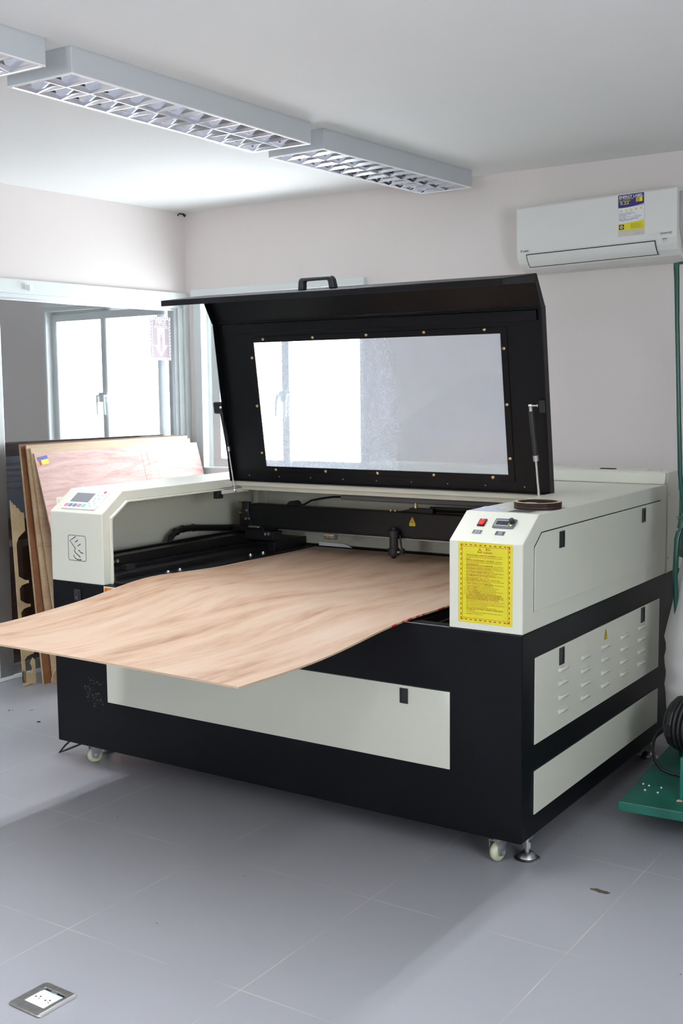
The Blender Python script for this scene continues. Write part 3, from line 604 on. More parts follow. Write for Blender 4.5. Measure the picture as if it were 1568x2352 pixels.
# laser head
hx, hy = 0.970, BY-0.022
mb = MB(); mb.lathe([(0.010, 0.132), (0.010, 0.12), (0.024, 0.119), (0.024, 0.096), (0.0185, 0.095), (0.0185, 0.046), (0.0235, 0.045), (0.0235, 0.023), (0.026, 0.021), (0.026, 0.017), (0.014, 0.014), (0.008, 0.003), (0.004, 0.001)], (hx, hy, 0.770-0.003), seg=28)
hd = mb.build('laser_head', 'plastic', mach, smooth=True)
mb = MB(); mb.tube([(hx+0.030, hy, 0.868), (hx+0.032, hy, 0.845), (hx+0.036, hy, 0.82), (hx+0.040, hy, 0.812)], 0.004); mb.build('air_tube', 'rubber', hd, smooth=True)
mb = MB(); mb.box(hx+0.030, hx+0.050, hy-0.008, hy+0.008, 0.790, 0.812); mb.build('air_elbow', 'plastic', hd, bevel=0.003)
mb = MB(); mb.cyl((hx+0.022, hy-0.006, 0.797), (hx+0.032, hy-0.006, 0.797), 0.005); mb.build('air_nipple', 'brass', hd)
# laser warning triangle on the beam
FBm = Fr((0, BY, 0), (1, 0, 0), (0, 0, 1), (0, -1, 0))
def triangle_sticker(F, a, b, s, parent, sun=True, txt='当心激光'):
    """yellow triangle over a small yellow plate; (a, b) = bottom centre, s = width"""
    mb = MB(); mb.poly(rrect(a-s*0.5, a+s*0.5, b, b+s*0.42, s*0.06), F, 0.0006); mb.poly([(a-s*0.5, b+s*0.40), (a+s*0.5, b+s*0.40), (a+s*0.05, b+s*1.28), (a-s*0.05, b+s*1.28)], F, 0.0007)
    st = mb.build('warning_sticker', 'yellow', parent)
    t = [(a-s*0.42, b+s*0.46), (a+s*0.42, b+s*0.46), (a, b+s*1.2)]; ti = [(a-s*0.31, b+s*0.53), (a+s*0.31, b+s*0.53), (a, b+s*1.06)]
    mb = MB()
    for i in range(3):
        j = (i+1) % 3; mb.faces([F(*t[i], 0.0011), F(*t[j], 0.0011), F(*ti[j], 0.0011), F(*ti[i], 0.0011)], [(0, 1, 2, 3)])
    mb.build('triangle_border', 'red', st)
    mb = MB()
    if sun:
        mb.poly([(a+s*0.085*math.cos(t_*math.pi/8), b+s*0.68+s*0.085*math.sin(t_*math.pi/8)) for t_ in range(16)], F, 0.0012)
        for k in range(12):
            q = k*math.pi/6; mb.strip([(a+s*0.1*math.cos(q), b+s*0.68+s*0.1*math.sin(q)), (a+s*0.15*math.cos(q), b+s*0.68+s*0.15*math.sin(q))], F, s*0.02, 0.0012)
    else:
        mb.poly([(a-s*0.01, b+s*0.95), (a-s*0.09, b+s*0.74), (a+s*0.0, b+s*0.74), (a-s*0.03, b+s*0.56), (a+s*0.09, b+s*0.80), (a+s*0.01, b+s*0.80), (a+s*0.05, b+s*0.95)], F, 0.0012)
    mb.text(txt, F, a, b+s*0.12, 0.0011, size=s*0.2, width=s*0.72, center=True); mb.build('sticker_print', 'blackink', st)
triangle_sticker(FBm, 1.046, 0.906, 0.0285, mach)
# light tube on the back lining with its wire
mb = MB(); mb.cyl((0.55, 1.228, 0.985), (1.62, 1.228, 0.985), 0.013, seg=14); mb.build('interior_light_tube', mat('frosted_tube', (0.36, 0.34, 0.35), 0.45), mach, smooth=True)
mb = MB(); mb.tube([(0.33, 1.20, 0.938), (0.36, 1.20, 0.945), (0.40, 1.20, 0.966), (0.45, 1.205, 0.976), (0.50, 1.22, 0.984), (0.555, 1.228, 0.986)], 0.0045, seg=8); mb.build('light_wire', 'cable', mach, smooth=True)

# ---- front: access panel and latches
def latch(F, a0, a1, b0, b1, parent, c=0.004):
    mb = MB(); mb.ring(rect(a0-0.002, a1+0.002, b0-0.002, b1+0.002), rect(a0+0.003, a1-0.003, b0+0.003, b1-0.003), F, 0, c+0.003); mb.box(a0, a1, b0, b1, 0, c+0.0005, F)
    l = mb.build('latch', 'plastic', parent)
    return l
def plate(name, pts, F, c, parent, gap=0.003):
    cx = sum(p[0] for p in pts)/len(pts); cz = sum(p[1] for p in pts)/len(pts)
    grow = lambda p: (p[0] + gap*0.25*(1 if p[0] > cx else -1), p[1] + (gap if p[1] > cz else -gap*0.25))
    mb = MB(); mb.prism(pts, F, 0.0, c); o = mb.build(name, 'cream', parent, bevel=0.0012)
    mb = MB(); mb.prism([grow(p) for p in pts], F, 0.0, c*0.28); mb.build('panel_gap', 'dark', o)
    return o
fp = plate('front_access_panel', rect(0.2828, 1.7581, 0.2895, 0.5353), FRONT, 0.004, mach); latch(FRONT, 1.583, 1.608, 0.480, 0.525, fp)
sp = plate('upper_side_door', [(0.079, 0.799), (1.24, 0.799), (1.24, 1.033), (0.132, 1.033), (0.079, 0.993)], SIDE, 0.004, mach)
latch(SIDE, 0.262, 0.296, 0.973, 1.021, sp); latch(SIDE, 1.027, 1.058, 0.974, 1.022, sp)
vp = plate('vented_side_panel', rect(0.087, 1.245, 0.3852, 0.6553), SIDE, 0.004, mach)
latch(SIDE, 0.270, 0.304, 0.597, 0.648, vp); latch(SIDE, 1.034, 1.068, 0.598, 0.650, vp)
for a in (0.263, 0.450, 0.633, 0.819, 1.001):
    for b in (0.570, 0.5255, 0.4795, 0.434):
        mb = MB(); prof = [(0, 0.004), (0.0040, 0.0085), (0.011, 0.0105), (0.0165, 0.0085), (0.0178, 0.004)]
        L0, L1 = a, a+0.074; vs = []
        for (yy, ins) in ((L0, 0.0), (L0+0.006, 0.6), (L0+0.012, 1.0), (L1-0.012, 1.0), (L1-0.006, 0.6), (L1, 0.0)):
            vs += [SIDE(yy, b+dz, 0.0042+(n-0.004)*ins*1.7) for dz, n in prof]
        q = len(prof); mb.faces(vs, [(i*q+k, i*q+k+1, (i+1)*q+k+1, (i+1)*q+k) for i in range(5) for k in range(q-1)] + [(i*q, (i+1)*q, (i+1)*q+q-1, i*q+q-1) for i in range(5)])
        mb.build('louver', 'cream', vp, smooth=True)
triangle_sticker(Fr(SIDE.o + SIDE.n*0.004, SIDE.u, SIDE.v, SIDE.n), 0.672, 0.601, 0.031, vp, sun=False, txt='有电危险')
plate('lower_side_panel', rect(0.087, 1.245, 0.1644, 0.301), SIDE, 0.004, mach)

# ---- left console
mb = MB(); mb.ring(rrect(0.094, 0.191, 0.825, 0.924, 0.010), rrect(0.0958, 0.1892, 0.8268, 0.9222, 0.0085), FRONT, 0, 0.0005)
lx = lambda a, b: (0.094 + (a-397)*0.097/358, 0.924 - (b - (1110 + (a-397)*0.1117))*0.099/510)
for pts in ([(560, 1155), (437, 1228), (550, 1398), (530, 1420), (526, 1450), (545, 1480), (590, 1520), (622, 1545), (632, 1560), (625, 1578)], [(602, 1225), (540, 1270)], [(652, 1302), (590, 1345)],
            [(598, 1437), (615, 1433), (632, 1443), (642, 1472), (665, 1480), (698, 1494)], [(506, 1515), (512, 1545), (530, 1575), (560, 1602), (600, 1618), (635, 1620), (660, 1615)]):
    mb.strip([lx(*p) for p in pts], FRONT, 0.0034, 0.0008)
mb.build('logo_mark', 'blackink', mach)
va, vb = cv(1.0213), cv(1.085)
mb = MB(); mb.prism(rrect(0.047, 0.228, va, vb, 0.006), CHF, 0, 0.006); cp = mb.build('control_panel', 'white', mach, bevel=0.0015)
mb = MB(); mb.poly(rrect(0.051, 0.224, va+0.004, vb-0.003, 0.005), CHF, 0.0064); mb.build('panel_film', 'panel', cp)
mb = MB(); mb.quad(0.068, 0.167, cv(1.0425), cv(1.0730), CHF, 0.0068); mb.build('display_screen', 'screen', cp)
def key(a, b, s, m, wd=None, nm='key', r=0.0035):
    wd = wd or s; mb = MB(); mb.prism(rrect(a-wd/2, a+wd/2, b-s/2, b+s/2, r), CHF, 0.006, 0.0072); return mb.build(nm, m, cp)
bv = cv(1.0315)
for x, m in ((0.065, 'btn_red'), (0.0875, 'btn_grey'), (0.111, 'btn_grey'), (0.134, 'btn_red'), (0.157, 'btn_green')):
    key(x, bv, 0.0165, m, 0.0175); mbk = MB(); mbk.quad(x-0.004, x+0.004, bv+0.001, bv+0.0035, CHF, 0.0075); mbk.quad(x-0.005, x+0.005, bv-0.0045, bv-0.003, CHF, 0.0075); mbk.build('key_legend', 'paleblue', cp)
key(0.176, cv(1.0795), 0.010, 'white', 0.022); key(0.210, cv(1.0785), 0.013, 'btn_red', 0.014, r=0.0064)
for x, z, d in ((0.189, 1.067, 0), (0.210, 1.067, 0), (0.188, 1.056, 2), (0.209, 1.056, 2), (0.193, 1.047, 0), (0.179, 1.039, 1), (0.207, 1.039, 3), (0.192, 1.031, 2)):
    key(x, cv(z), 0.0105, 'panel', 0.0115, r=0.005); mbk = MB(); q = math.pi/2*(1+d); b = cv(z)
    mbk.poly([(x+0.0034*math.cos(q+k*2.094), b+0.0034*math.sin(q+k*2.094)) for k in range(3)], CHF, 0.0077); mbk.build('key_arrow', 'blackink', cp)
mb = MB()
for k in range(7): mb.quad(0.070+k*0.0042, 0.0732+k*0.0042, cv(1.0795), cv(1.0795)+0.0045, CHF, 0.0068)
mb.build('panel_marking', 'paleblue', cp)
mb = MB(); mb.box(0.121, 0.155, 0.671, 0.714, 0, 0.004, FRONT); ps = mb.build('mains_switch', 'plastic', mach, bevel=0.001)
mb = MB(); mb.prism([(0.126, 0.677), (0.150, 0.677), (0.150, 0.709), (0.126, 0.709)], FRONT, 0.002, 0.007); mb.build('rocker', 'plastic', ps, bevel=0.002)
mb = MB(); mb.strip([(0.138, 0.681), (0.138, 0.687)], FRONT, 0.0016, 0.0074); mb.build('rocker_mark', 'whiteink', ps)
mb = MB(); mb.poly(rect(0.2785, 0.40, 0.69, 0.738), FRONT, 0.0006); os_ = mb.build('hazard_sticker', 'whiteink', mach)
mb = MB(); mb.poly(rect(0.2815, 0.397, 0.693, 0.7345), FRONT, 0.001); mb.build('orange_field', 'orange', os_)
mb = MB()
for tri in ([(0.284, 0.718), (0.300, 0.718), (0.292, 0.732)],): mb.poly(tri, FRONT, 0.0014)
mb.text('警告', FRONT, 0.308, 0.717, 0.0014, size=0.015); mb.build('sticker_print', 'blackink', os_)
mb = MB(); mb.poly([(0.2875, 0.720), (0.2965, 0.720), (0.292, 0.7285)], FRONT, 0.0017); mb.build('triangle_centre', 'orange', os_)

# ---- right console
va, vb = cv(1.0515), cv(1.069)
mb = MB(); mb.prism(rrect(1.8195, 1.8445, va-0.001, vb+0.001, 0.002), CHF, 0, 0.003); sw = mb.build('laser_switch', 'plastic', mach)
FSW = Fr((1.832, 0, 0), CHF.v, CHF.n, CHF.u); o = CHF(1.832, 0, 0); FSW.o = o
mb = MB(); mb.prism([(va+0.003, 0.002), (va+0.002, 0.0085), (va+0.009, 0.0055), (vb-0.003, 0.0042), (vb-0.002, 0.002)], FSW, -0.0085, 0.0085); mb.build('red_rocker', 'switch_red', sw, label='red rocker')
mb = MB(); mb.strip([(1.829, vb-0.006), (1.836, vb-0.006)], CHF, 0.0014, 0.0062); mb.build('rocker_mark', 'whiteink', sw)
va, vb = cv(1.0485), cv(1.0728)
mb = MB(); mb.prism(rrect(1.872, 1.943, va, vb, 0.005), CHF, 0, 0.004); me_ = mb.build('current_meter', 'meter', mach, bevel=0.0012)
mb = MB(); mb.ring(rect(1.8785, 1.9235, cv(1.0540), cv(1.0675)), rect(1.8798, 1.9222, cv(1.0552), cv(1.0663)), CHF, 0.004, 0.0046); mb.build('screen_border', 'silverline', me_)
mb = MB(); mb.quad(1.8798, 1.9222, cv(1.0552), cv(1.0663), CHF, 0.0045); mb.build('meter_screen', 'screen_dark', me_)
mb = MB(); mb.lathe([(0.0085, 0), (0.008, 0.012), (0.007, 0.013), (0.007, 0.0125)], CHF(1.931, cv(1.0635), 0.004), CHF.n, seg=20); mb.build('meter_knob', 'plastic', me_, smooth=True)
mb = MB(); mb.box(1.929, 1.9345, cv(1.0535), cv(1.0535)+0.006, 0.004, 0.0055, CHF); mb.build('yellow_key', 'labelyellow', me_)
for a0, a1, t1, t2 in ((1.8165, 1.8485, '激光开关', 'LASER SWITCH'), (1.8925, 1.925, '电流表', 'AMMETER')):
    b0, b1 = cv(1.0305), cv(1.0415)
    mb = MB(); mb.quad(a0, a1, b0, b1, CHF, 0.0006); lb = mb.build('name_plate', 'silverline', mach)
    mb = MB(); mb.quad(a0+0.0009, a1-0.0009, b0+0.0009, b1-0.0009, CHF, 0.0009); mb.build('plate_field', 'grey_label', lb)
    mb = MB(); am = (a0+a1)/2; mb.text(t1, CHF, am, b0+0.0098, 0.0012, size=0.0062, width=0.018 if len(t1) == 4 else 0.0135, center=True); mb.text(t2, CHF, am, b0+0.0034, 0.0012, size=0.0046, width=0.024 if len(t2) > 8 else 0.017, center=True); mb.build('plate_lettering', 'whiteink', lb)
# papers and plates stuck on the top
mb = MB(); mb.poly([(1.765, 0.130), (1.842, 0.140), (1.838, 0.262), (1.752, 0.250)], TOPF, 0.0006); pp = mb.build('printed_decal', mat('pale_decal', (0.66, 0.70, 0.80), 0.3), mach)
mb = MB(); mb.strip([(1.775+0.028*(1-math.cos(k*0.35)), 0.165+0.05*math.sin(k*0.35)) for k in range(9)], TOPF, 0.012, 0.001); mb.strip([(1.80, 0.15), (1.83, 0.155)], TOPF, 0.004, 0.001); mb.build('decal_print', 'paleblue', pp)
mb = MB(); mb.quad(1.8815, 1.965, 0.1345, 0.199, TOPF, 0.0008); rp_ = mb.build('rating_plate', 'silverline', mach)
mb = MB(); mb.quad(1.8840, 1.9560, 0.1365, 0.197, TOPF, 0.0011); mb.build('plate_field', mat('plate_grey', (0.10, 0.095, 0.105), 0.35), rp_)

# ---- the yellow warning sheet
a0, a1, b0, b1 = 1.7865, 1.9675, 0.7625, 1.0095
mb = MB(); mb.prism(rrect(a0, a1, b0, b1, 0.004), FRONT, 0, 0.0006); ws = mb.build('warning_notice', 'yellow', mach)
mb = MB(); c = 0.0010; A0, A1, B0, B1 = a0+0.0085, a1-0.0085, b0+0.008, b1-0.007
for (ca, sa) in ((A0, 1), (A1, -1)):
    for (cb, sb) in ((B0, 1), (B1, -1)):
        mb.quad(min(ca, ca+sa*0.009), max(ca, ca+sa*0.009), min(cb, cb+sb*0.003), max(cb, cb+sb*0.003), FRONT, c); mb.quad(min(ca, ca+sa*0.003), max(ca, ca+sa*0.003), min(cb+sb*0.003, cb+sb*0.009), max(cb+sb*0.003, cb+sb*0.009), FRONT, c)
n = 9; st = (A1-A0-0.018)/n
for k in range(n):
    x = A0+0.009+(k+0.28)*st
    for bb in (B0, B1-0.003): mb.poly([(x+0.002, bb), (x+0.0095, bb), (x+0.0075, bb+0.003), (x, bb+0.003)], FRONT, c)
n = 14; st = (B1-B0-0.018)/n
for k in range(n):
    y = B0+0.009+(k+0.28)*st
    for aa in (A0, A1-0.003): mb.poly([(aa, y), (aa+0.003, y+0.0012), (aa+0.003, y+0.0085), (aa, y+0.0073)], FRONT, c)
mb.build('striped_border', 'red', ws)
mb = MB(); I0, I1, J0, J1 = A0+0.0055, A1-0.0055, B0+0.006, B1-0.006
mb.ring(rect(I0, I1, J0, J1), rect(I0+0.0009, I1-0.0009, J0+0.0009, J1-0.0009), FRONT, 0.0006, 0.001)
tx, ty, tw = a0+0.073, b1-0.031, 0.0165
t_o = [(tx-tw/2, ty), (tx+tw/2, ty), (tx, ty+0.0145)]; t_i = [(tx-tw/2+0.0027, ty+0.0015), (tx+tw/2-0.0027, ty+0.0015), (tx, ty+0.0118)]
for i in range(3):
    j = (i+1) % 3; mb.faces([FRONT(*t_o[i], c), FRONT(*t_o[j], c), FRONT(*t_i[j], c), FRONT(*t_i[i], c)], [(0, 1, 2, 3)])
mb.strip([(tx, ty+0.004), (tx, ty+0.0095)], FRONT, 0.0012, c); mb.strip([(tx, ty+0.002), (tx, ty+0.0031)], FRONT, 0.0012, c)
mb.text('警告', FRONT, a0+0.100, b1-0.0235, c, size=0.0085, width=0.016, center=True); mb.text('WARNING', FRONT, a0+0.100, b1-0.0325, c, size=0.0072, width=0.030, center=True, bold=0.01)
LINES = [
 ('1.', '严禁在电流表最大值超过30mA的情况下开机, 以免损坏激光管。Do not start', 0.122), ('', 'the machine if the current is over 30 mA. Otherwise the laser tube may be', 0.122), ('', 'damaged.', 0.015),
 ('2.', '在机器工作时, 必须将机器安全玻璃盖上, 以防激光辐射伤人。The safety glass', 0.123), ('', 'panel must be closed while the machine is working. Otherwise a deviated beam', 0.121), ('', 'may cause injury to the staff.', 0.042),
 ('3.', '激光管内有高压和激光源, 非专业人员严禁随便拆装机器。Take care of the laser', 0.127), ('', 'beam and high voltage. Only authorised staff are allowed to dismantle the machine.', 0.126),
 ('4.', '机器外壳接地线必须安全可靠, 以防静电伤人。The machine must', 0.126), ('', 'be earthing well to avoid any injury caused by static.', 0.095),
 ('5.', '激光机工作时, 请确保冷却水循环畅通, 水温保持在35度以下。When machine working make', 0.127), ('', 'sure the cooling water is in good condition and the temperature is below 35°C.', 0.104),
 ('6.', '激光切割雕刻易燃材料时, 操作人员不得离开, 以免引起火灾。Never leave a', 0.126), ('', 'machine in operation unattended as it may cause fire.', 0.078),
 ('7.', '激光工作环境相对湿度<80%。Make sure the relative humidity is below 80%.', 0.116),
 ('8.', '机器不能切割会产生腐蚀性气体的材料 (如: pvc)。Do not cut any material', 0.127), ('', 'which may generate corrosive gas, such as PVC.', 0.085),
 ('9.', '三天检查一下丝杆和导轨, 并加上油, 以确保良好的润滑。Check the ball screw', 0.127), ('', 'and the rails every 3 days. Make sure they are well lubricated.', 0.094),
 ('10.', '三天清理一下镜片, 确保镜片干净。Clean the lens every 3 days and keep them clean.', 0.110),
 ('11.', '一周清洗一次冷水机过滤网。Clean the air filter on the chiller every week.', 0.101),
 ('12.', '三个月换一次冷水机里的纯净水。Replace the water in the chiller with pure water every 3 months.', 0.125),
 ('13.', '一个月清理一次抽风设备和排烟管道。Clean the exhaust device every month.', 0.100),
 ('14.', '每三个月检查一下激光管高压端并清除灰尘, 如果高压端有水珠会损坏激光管。', 0.120), ('', '注意: 高压端如有水珠可能会击穿损坏激光管, 在潮湿天气开机前必须检查高压端有没有水珠,', 0.126), ('', '如果有水珠, 请用干布擦净并用吹风机吹干后再开机, 否则可能会造成激光管损坏。如有', 0.126), ('', '请注意高压端内有高压和激光源, 严禁带电操作。', 0.112),
 ('', 'Check the high voltage end of the laser tube and remove the dust every 3 months.', 0.130), ('', 'Caution: Water drops on the high voltage end may cause damage to the laser tube.', 0.124), ('', 'Check the high voltage end of the laser tube every time when start the machine in wet', 0.130), ('', 'weather to make sure there are no water drops.', 0.072), ('', 'If there are water drops, remove them with a rag and blower.', 0.105),
 ('', '以上各条款, 用户必须严格遵守, 否则出现人身伤害或机器损坏,', 0.126), ('', '厂方一概不负责。', 0.030),
 ('', 'The above stated instructions must be fulfilled. Otherwise the supplier is free of', 0.121), ('', 'responsibility for any damage or injury.', 0.058)]
yy = b1-0.0415
for num, ln, wd in LINES:
    if num: mb.text(num, FRONT, a0+0.0215, yy, c, size=0.0040, res=1)
    mb.text(ln, FRONT, a0+0.0275, yy, c, size=0.0047, width=wd*0.985, res=1, bold=0.004); yy -= 0.00512
mb.build('notice_text', 'redtext', ws)

# ---- lid
LZ0, LY0 = 1.085, 0.80
LID = Fr((0, LY0, LZ0), (1, 0, 0), (0, -0.1415, 0.98994), (0, -0.98994, -0.1415))      # u = x, v up the lid, n towards the viewer
lv = lambda z: (z-LZ0)/0.98994
lx0, lx1 = 0.277, 1.755
vt = 0.676
wo = rect(0.457, 1.578, lv(1.150), lv(1.664))
mb = MB(); mb.ring(rect(lx0, lx1, 0, vt), wo, LID, -0.004, 0.0)
mb.box(lx0, lx0+0.004, 0, vt, -0.004, 0.034, LID); mb.box(lx1-0.004, lx1, 0, vt, -0.004, 0.034, LID); mb.box(lx0, lx1, 0.0, 0.004, -0.004, 0.02, LID)
PB, PC, PD = (0.7044, 1.7542), (0.631, 1.860), (0.360, 1.8235)   # (y, z) of the fold line, the shoulder and the flap's free edge
def fold(p, q, th):    # sheet from p to q with its thickness on the inner (lower) side
    d = Vector((q[0]-p[0], q[1]-p[1])).normalized(); nn = Vector((-d.y, d.x))
    if nn.y > 0 or (abs(nn.y) < 1e-6): nn = -nn
    return nn
mb.prism([PB, PC, (PC[0]-0.001, PC[1]-0.006), (PB[0]-0.005, PB[1]-0.001)], PROF, lx0, lx1)
mb.prism([PC, PD, (PD[0], PD[1]-0.004), (PC[0]-0.004, PC[1]-0.005)], PROF, lx0, lx1)
for x in (lx0, lx1-0.004):
    mb.prism([PB, PC, (PC[0]-0.012, PC[1]-0.034), (PB[0]-0.036, PB[1]-0.010)], PROF, x, x+0.004)
    mb.prism([PC, PD, (PD[0]+0.002, PD[1]-0.022), (PC[0]-0.012, PC[1]-0.034)], PROF, x, x+0.004)
mb.prism([PD, (PD[0]+0.004, PD[1]), (PD[0]+0.005, PD[1]-0.021), (PD[0]+0.001, PD[1]-0.022)], PROF, lx0, lx1-0.004)
lid = mb.build('lid', 'black', mach, bevel=0.0015)
mb = MB(); mb.box(lx0+0.03, lx1-0.03, vt-0.05, vt-0.012, 0.0, 0.012, LID); mb.box(lx0+0.004, lx1-0.004, vt-0.012, vt-0.004, 0.0, 0.004, LID); mb.build('stiffening_rib', 'black', lid, bevel=0.003)
mb = MB(); mb.ring(rect(0.433, 1.603, lv(1.127), lv(1.688)), wo, LID, 0.0, 0.004); mb.build('window_frame', 'black', lid, bevel=0.001)
mb = MB(); mb.box(0.445, 1.592, lv(1.14), lv(1.675), -0.0036, -0.0008, LID); mb.build('acrylic_window', 'acrylic', lid)
for (x, z) in ((0.511, 1.677), (0.759, 1.677), (1.011, 1.678), (1.266, 1.679), (1.517, 1.680), (1.590, 1.611), (1.590, 1.409), (1.590, 1.211), (1.516, 1.139), (1.265, 1.139), (1.011, 1.138), (0.762, 1.137), (0.509, 1.136), (0.445, 1.206), (0.445, 1.404), (0.445, 1.603)):
    mb = MB(); mb.lathe([(0.0062, 0), (0.006, 0.0022), (0.004, 0.0036), (0.0015, 0.0037)], LID(x, lv(z), 0.004), LID.n, seg=14); mb.build('screw', 'brass', lid, smooth=True)
mb = MB()
for k in range(9): mb.lathe([(0.003, 0), (0.002, 0.002)], LID(0.36+k*0.16, 0.022, 0.0), LID.n, seg=8)
mb.build('hinge_rivets', 'steel', lid)
# handle on the flap
hd_ = Vector((0, PD[0]-PC[0], PD[1]-PC[1])).normalized(); hn = Vector((0, hd_.z, -hd_.y)); hn = hn if hn.z > 0 else -hn
hp = lambda x, s, h: Vector((x, PC[0], PC[1])) + hd_*s + hn*h
FH = Fr(hp(0, 0.14, 0), (1, 0, 0), hn, -hd_)
xa, xb, hh = 0.855, 1.022, 0.046
out = [(xa, 0), (xa+0.006, hh*0.72), (xa+0.014, hh*0.95), (xa+0.024, hh), (xb-0.024, hh), (xb-0.014, hh*0.95), (xb-0.006, hh*0.72), (xb, 0)]
inn = [(xa+0.026, 0), (xa+0.029, hh*0.60), (xa+0.033, hh*0.66), (xa+0.036, hh*0.68), (xb-0.036, hh*0.68), (xb-0.033, hh*0.66), (xb-0.029, hh*0.60), (xb-0.026, 0)]
mb = MB(); mb.prism(out + inn[::-1], FH, -0.013, 0.013); mb.build('lid_handle', 'plastic', lid, bevel=0.004)

# gas struts
def strut(name_x, lo, hi, mid):
    lo, hi, mid = Vector(lo), Vector(hi), Vector(mid); d = (hi-lo).normalized()
    mb = MB(); mb.cyl(mid, hi-d*0.02, 0.0085, seg=18); s = mb.build('gas_strut', 'plastic', mach, smooth=True)
    mb = MB(); mb.cyl(lo, mid, 0.0045, seg=14); mb.build('piston_rod', 'chrome', s, smooth=True)
    mb = MB(); mb.cyl(mid-d*0.004, mid+d*0.016, 0.0098, seg=18); mb.build('collar', 'steel', s, smooth=True)
    for p, sg_ in ((hi, -1), (lo, 1)):
        mb = MB(); mb.cyl(p+d*sg_*0.022, p, 0.0055, seg=14); mb.lathe([(0.002, -0.008), (0.0065, -0.005), (0.008, 0), (0.0065, 0.005), (0.002, 0.008)], p, d, seg=16)
        mb.cyl(p, p+Vector((name_x*0.026, 0, 0)), 0.005, seg=12); mb.build('ball_joint', 'chrome', s, smooth=True)
strut(1, (1.735, 0.712, 1.075), (1.722, 0.660, 1.407), (1.731, 0.690, 1.215))
strut(-1, (0.290, 0.783, 1.040), (0.270, 0.725, 1.398), (0.278, 0.760, 1.215))
mb = MB(); mb.box(lx1-0.028, lx1-0.004, lv(1.385), lv(1.43), 0.008, 0.034, LID); mb.build('strut_bracket', 'plastic', mach, bevel=0.003)
mb = MB(); mb.box(0.232, 0.278, lv(1.375), lv(1.425), 0.020, 0.036, LID); mb.build('strut_bracket', 'plastic', mach, bevel=0.006)

# casters and feet
def caster(x, y, rz):
    F = local((x, y, 0), (0, 0, rz)); r = 0.031
    mb = MB(); mb.lathe([(0.010, -0.014), (0.024, -0.0135), (0.029, -0.009), (r, -0.002), (0.0305, -0.001), (0.0305, 0.001), (r, 0.002), (0.029, 0.009), (0.024, 0.0135), (0.010, 0.014)], F(0, 0, r), F.u, seg=28); wh = mb.build('caster_wheel', 'nylon', mach, smooth=True)
    mb = MB(); mb.cyl(F(-0.024, 0, r), F(0.026, 0, r), 0.005, seg=10); mb.cyl(F(0.019, 0, r), F(0.024, 0, r), 0.009, seg=6); mb.cyl(F(0.016, 0, r), F(0.0185, 0, r), 0.012, seg=16); mb.build('axle', 'steel', wh, smooth=True)
    mb = MB()
    for s_ in (-1, 1): mb.prism([(-0.016, r-0.008), (0.008, r-0.010), (0.030, 0.070), (-0.022, 0.070)], Fr(F(s_*0.0175, 0, 0), F.v, F.n, F.u), -0.0012, 0.0012)
    mb.box(-0.019, 0.019, -0.022, 0.030, 0.068, 0.072, F); mb.cyl(F(0, 0.012, 0.072), F(0, 0.012, 0.084), 0.022, 0.026, seg=20); mb.box(-0.034, 0.034, -0.026, 0.046, 0.083, 0.0959, F)
    mb.build('caster_fork', 'steel', wh, bevel=0.0008)
caster(1.890, 0.067, math.radians(-8)); caster(0.112, 0.086, math.radians(-25)); caster(1.88, 1.40, 0.3); caster(0.12, 1.40, 0.1)
def foot(x, y):
    mb = MB(); mb.lathe([(0.040, 0), (0.041, 0.003), (0.036, 0.006), (0.030, 0.007), (0.024, 0.018), (0.015, 0.024), (0.009, 0.026)], (x, y, 0), seg=30); f = mb.build('levelling_foot', 'steel', mach, smooth=True)
    mb = MB(); mb.cyl((x, y, 0.024), (x, y, 0.12), 0.008, seg=12); mb.cyl((x, y, 0.036), (x, y, 0.056), 0.013, seg=6); mb.build('foot_stud', 'steel', f)
    mb = MB(); mb.box(x-0.014, x+0.014, y-0.02, y+0.014, 0.066, 0.0965); mb.build('foot_bracket', 'steel', f)
foot(1.962, 0.130); foot(1.95, 1.30); foot(0.045, 0.22); foot(0.045, 1.30)

# power cable of the machine, lying at its far left corner
mb = MB(); mb.tube([(-0.004, 0.55, 0.20), (-0.025, 0.50, 0.165), (-0.035, 0.47, 0.14), (-0.03, 0.45, 0.10), (-0.010, 0.40, 0.07), (0.03, 0.30, 0.085)], 0.0042, seg=8); mb.tube([(0.0, 0.13, 0.0959), (-0.035, 0.115, 0.070), (-0.070, 0.098, 0.035), (-0.093, 0.087, 0.0045), (-0.075, 0.110, 0.012), (-0.03, 0.16, 0.035), (0.03, 0.22, 0.070), (0.07, 0.26, 0.0959)], 0.0042, seg=8)
mb.build('power_cable', 'cable', mach, smooth=True)

# ================================================================== PLYWOOD SHEET ON THE BED
def interp(tab, t):
    if t <= tab[0][0]: return tab[0][1]
    for (a, za), (b, zb_) in zip(tab, tab[1:]):
        if t <= b:
            k = (t-a)/(b-a); k = k*k*(3-2*k) if False else k; return za + (zb_-za)*k
    return tab[-1][1]
ZL = [(-0.86, 0.730), (-0.6, 0.7135), (-0.4, 0.7235), (-0.2, 0.7355), (-0.01, 0.7615), (0.13, 0.771), (0.3, 0.7615), (0.52, 0.752), (0.74, 0.7525), (0.95, 0.750), (1.22, 0.753)]
ZR = [(-0.86, 0.726), (-0.7, 0.721), (-0.5, 0.721), (-0.3, 0.733), (-0.18, 0.745), (0, 0.753), (0.25, 0.750), (0.6, 0.752), (1.22, 0.756)]
def smooth_tab(tab, t): return (interp(tab, t-0.07)+interp(tab, t-0.035)+interp(tab, t)+interp(tab, t+0.035)+interp(tab, t+0.07))/5
px0, px1, py0, py1 = 0.405, 1.612, -0.855, 1.215
NX, NY = 24, 44
mb = MB(); vs = []; th = 0.0055
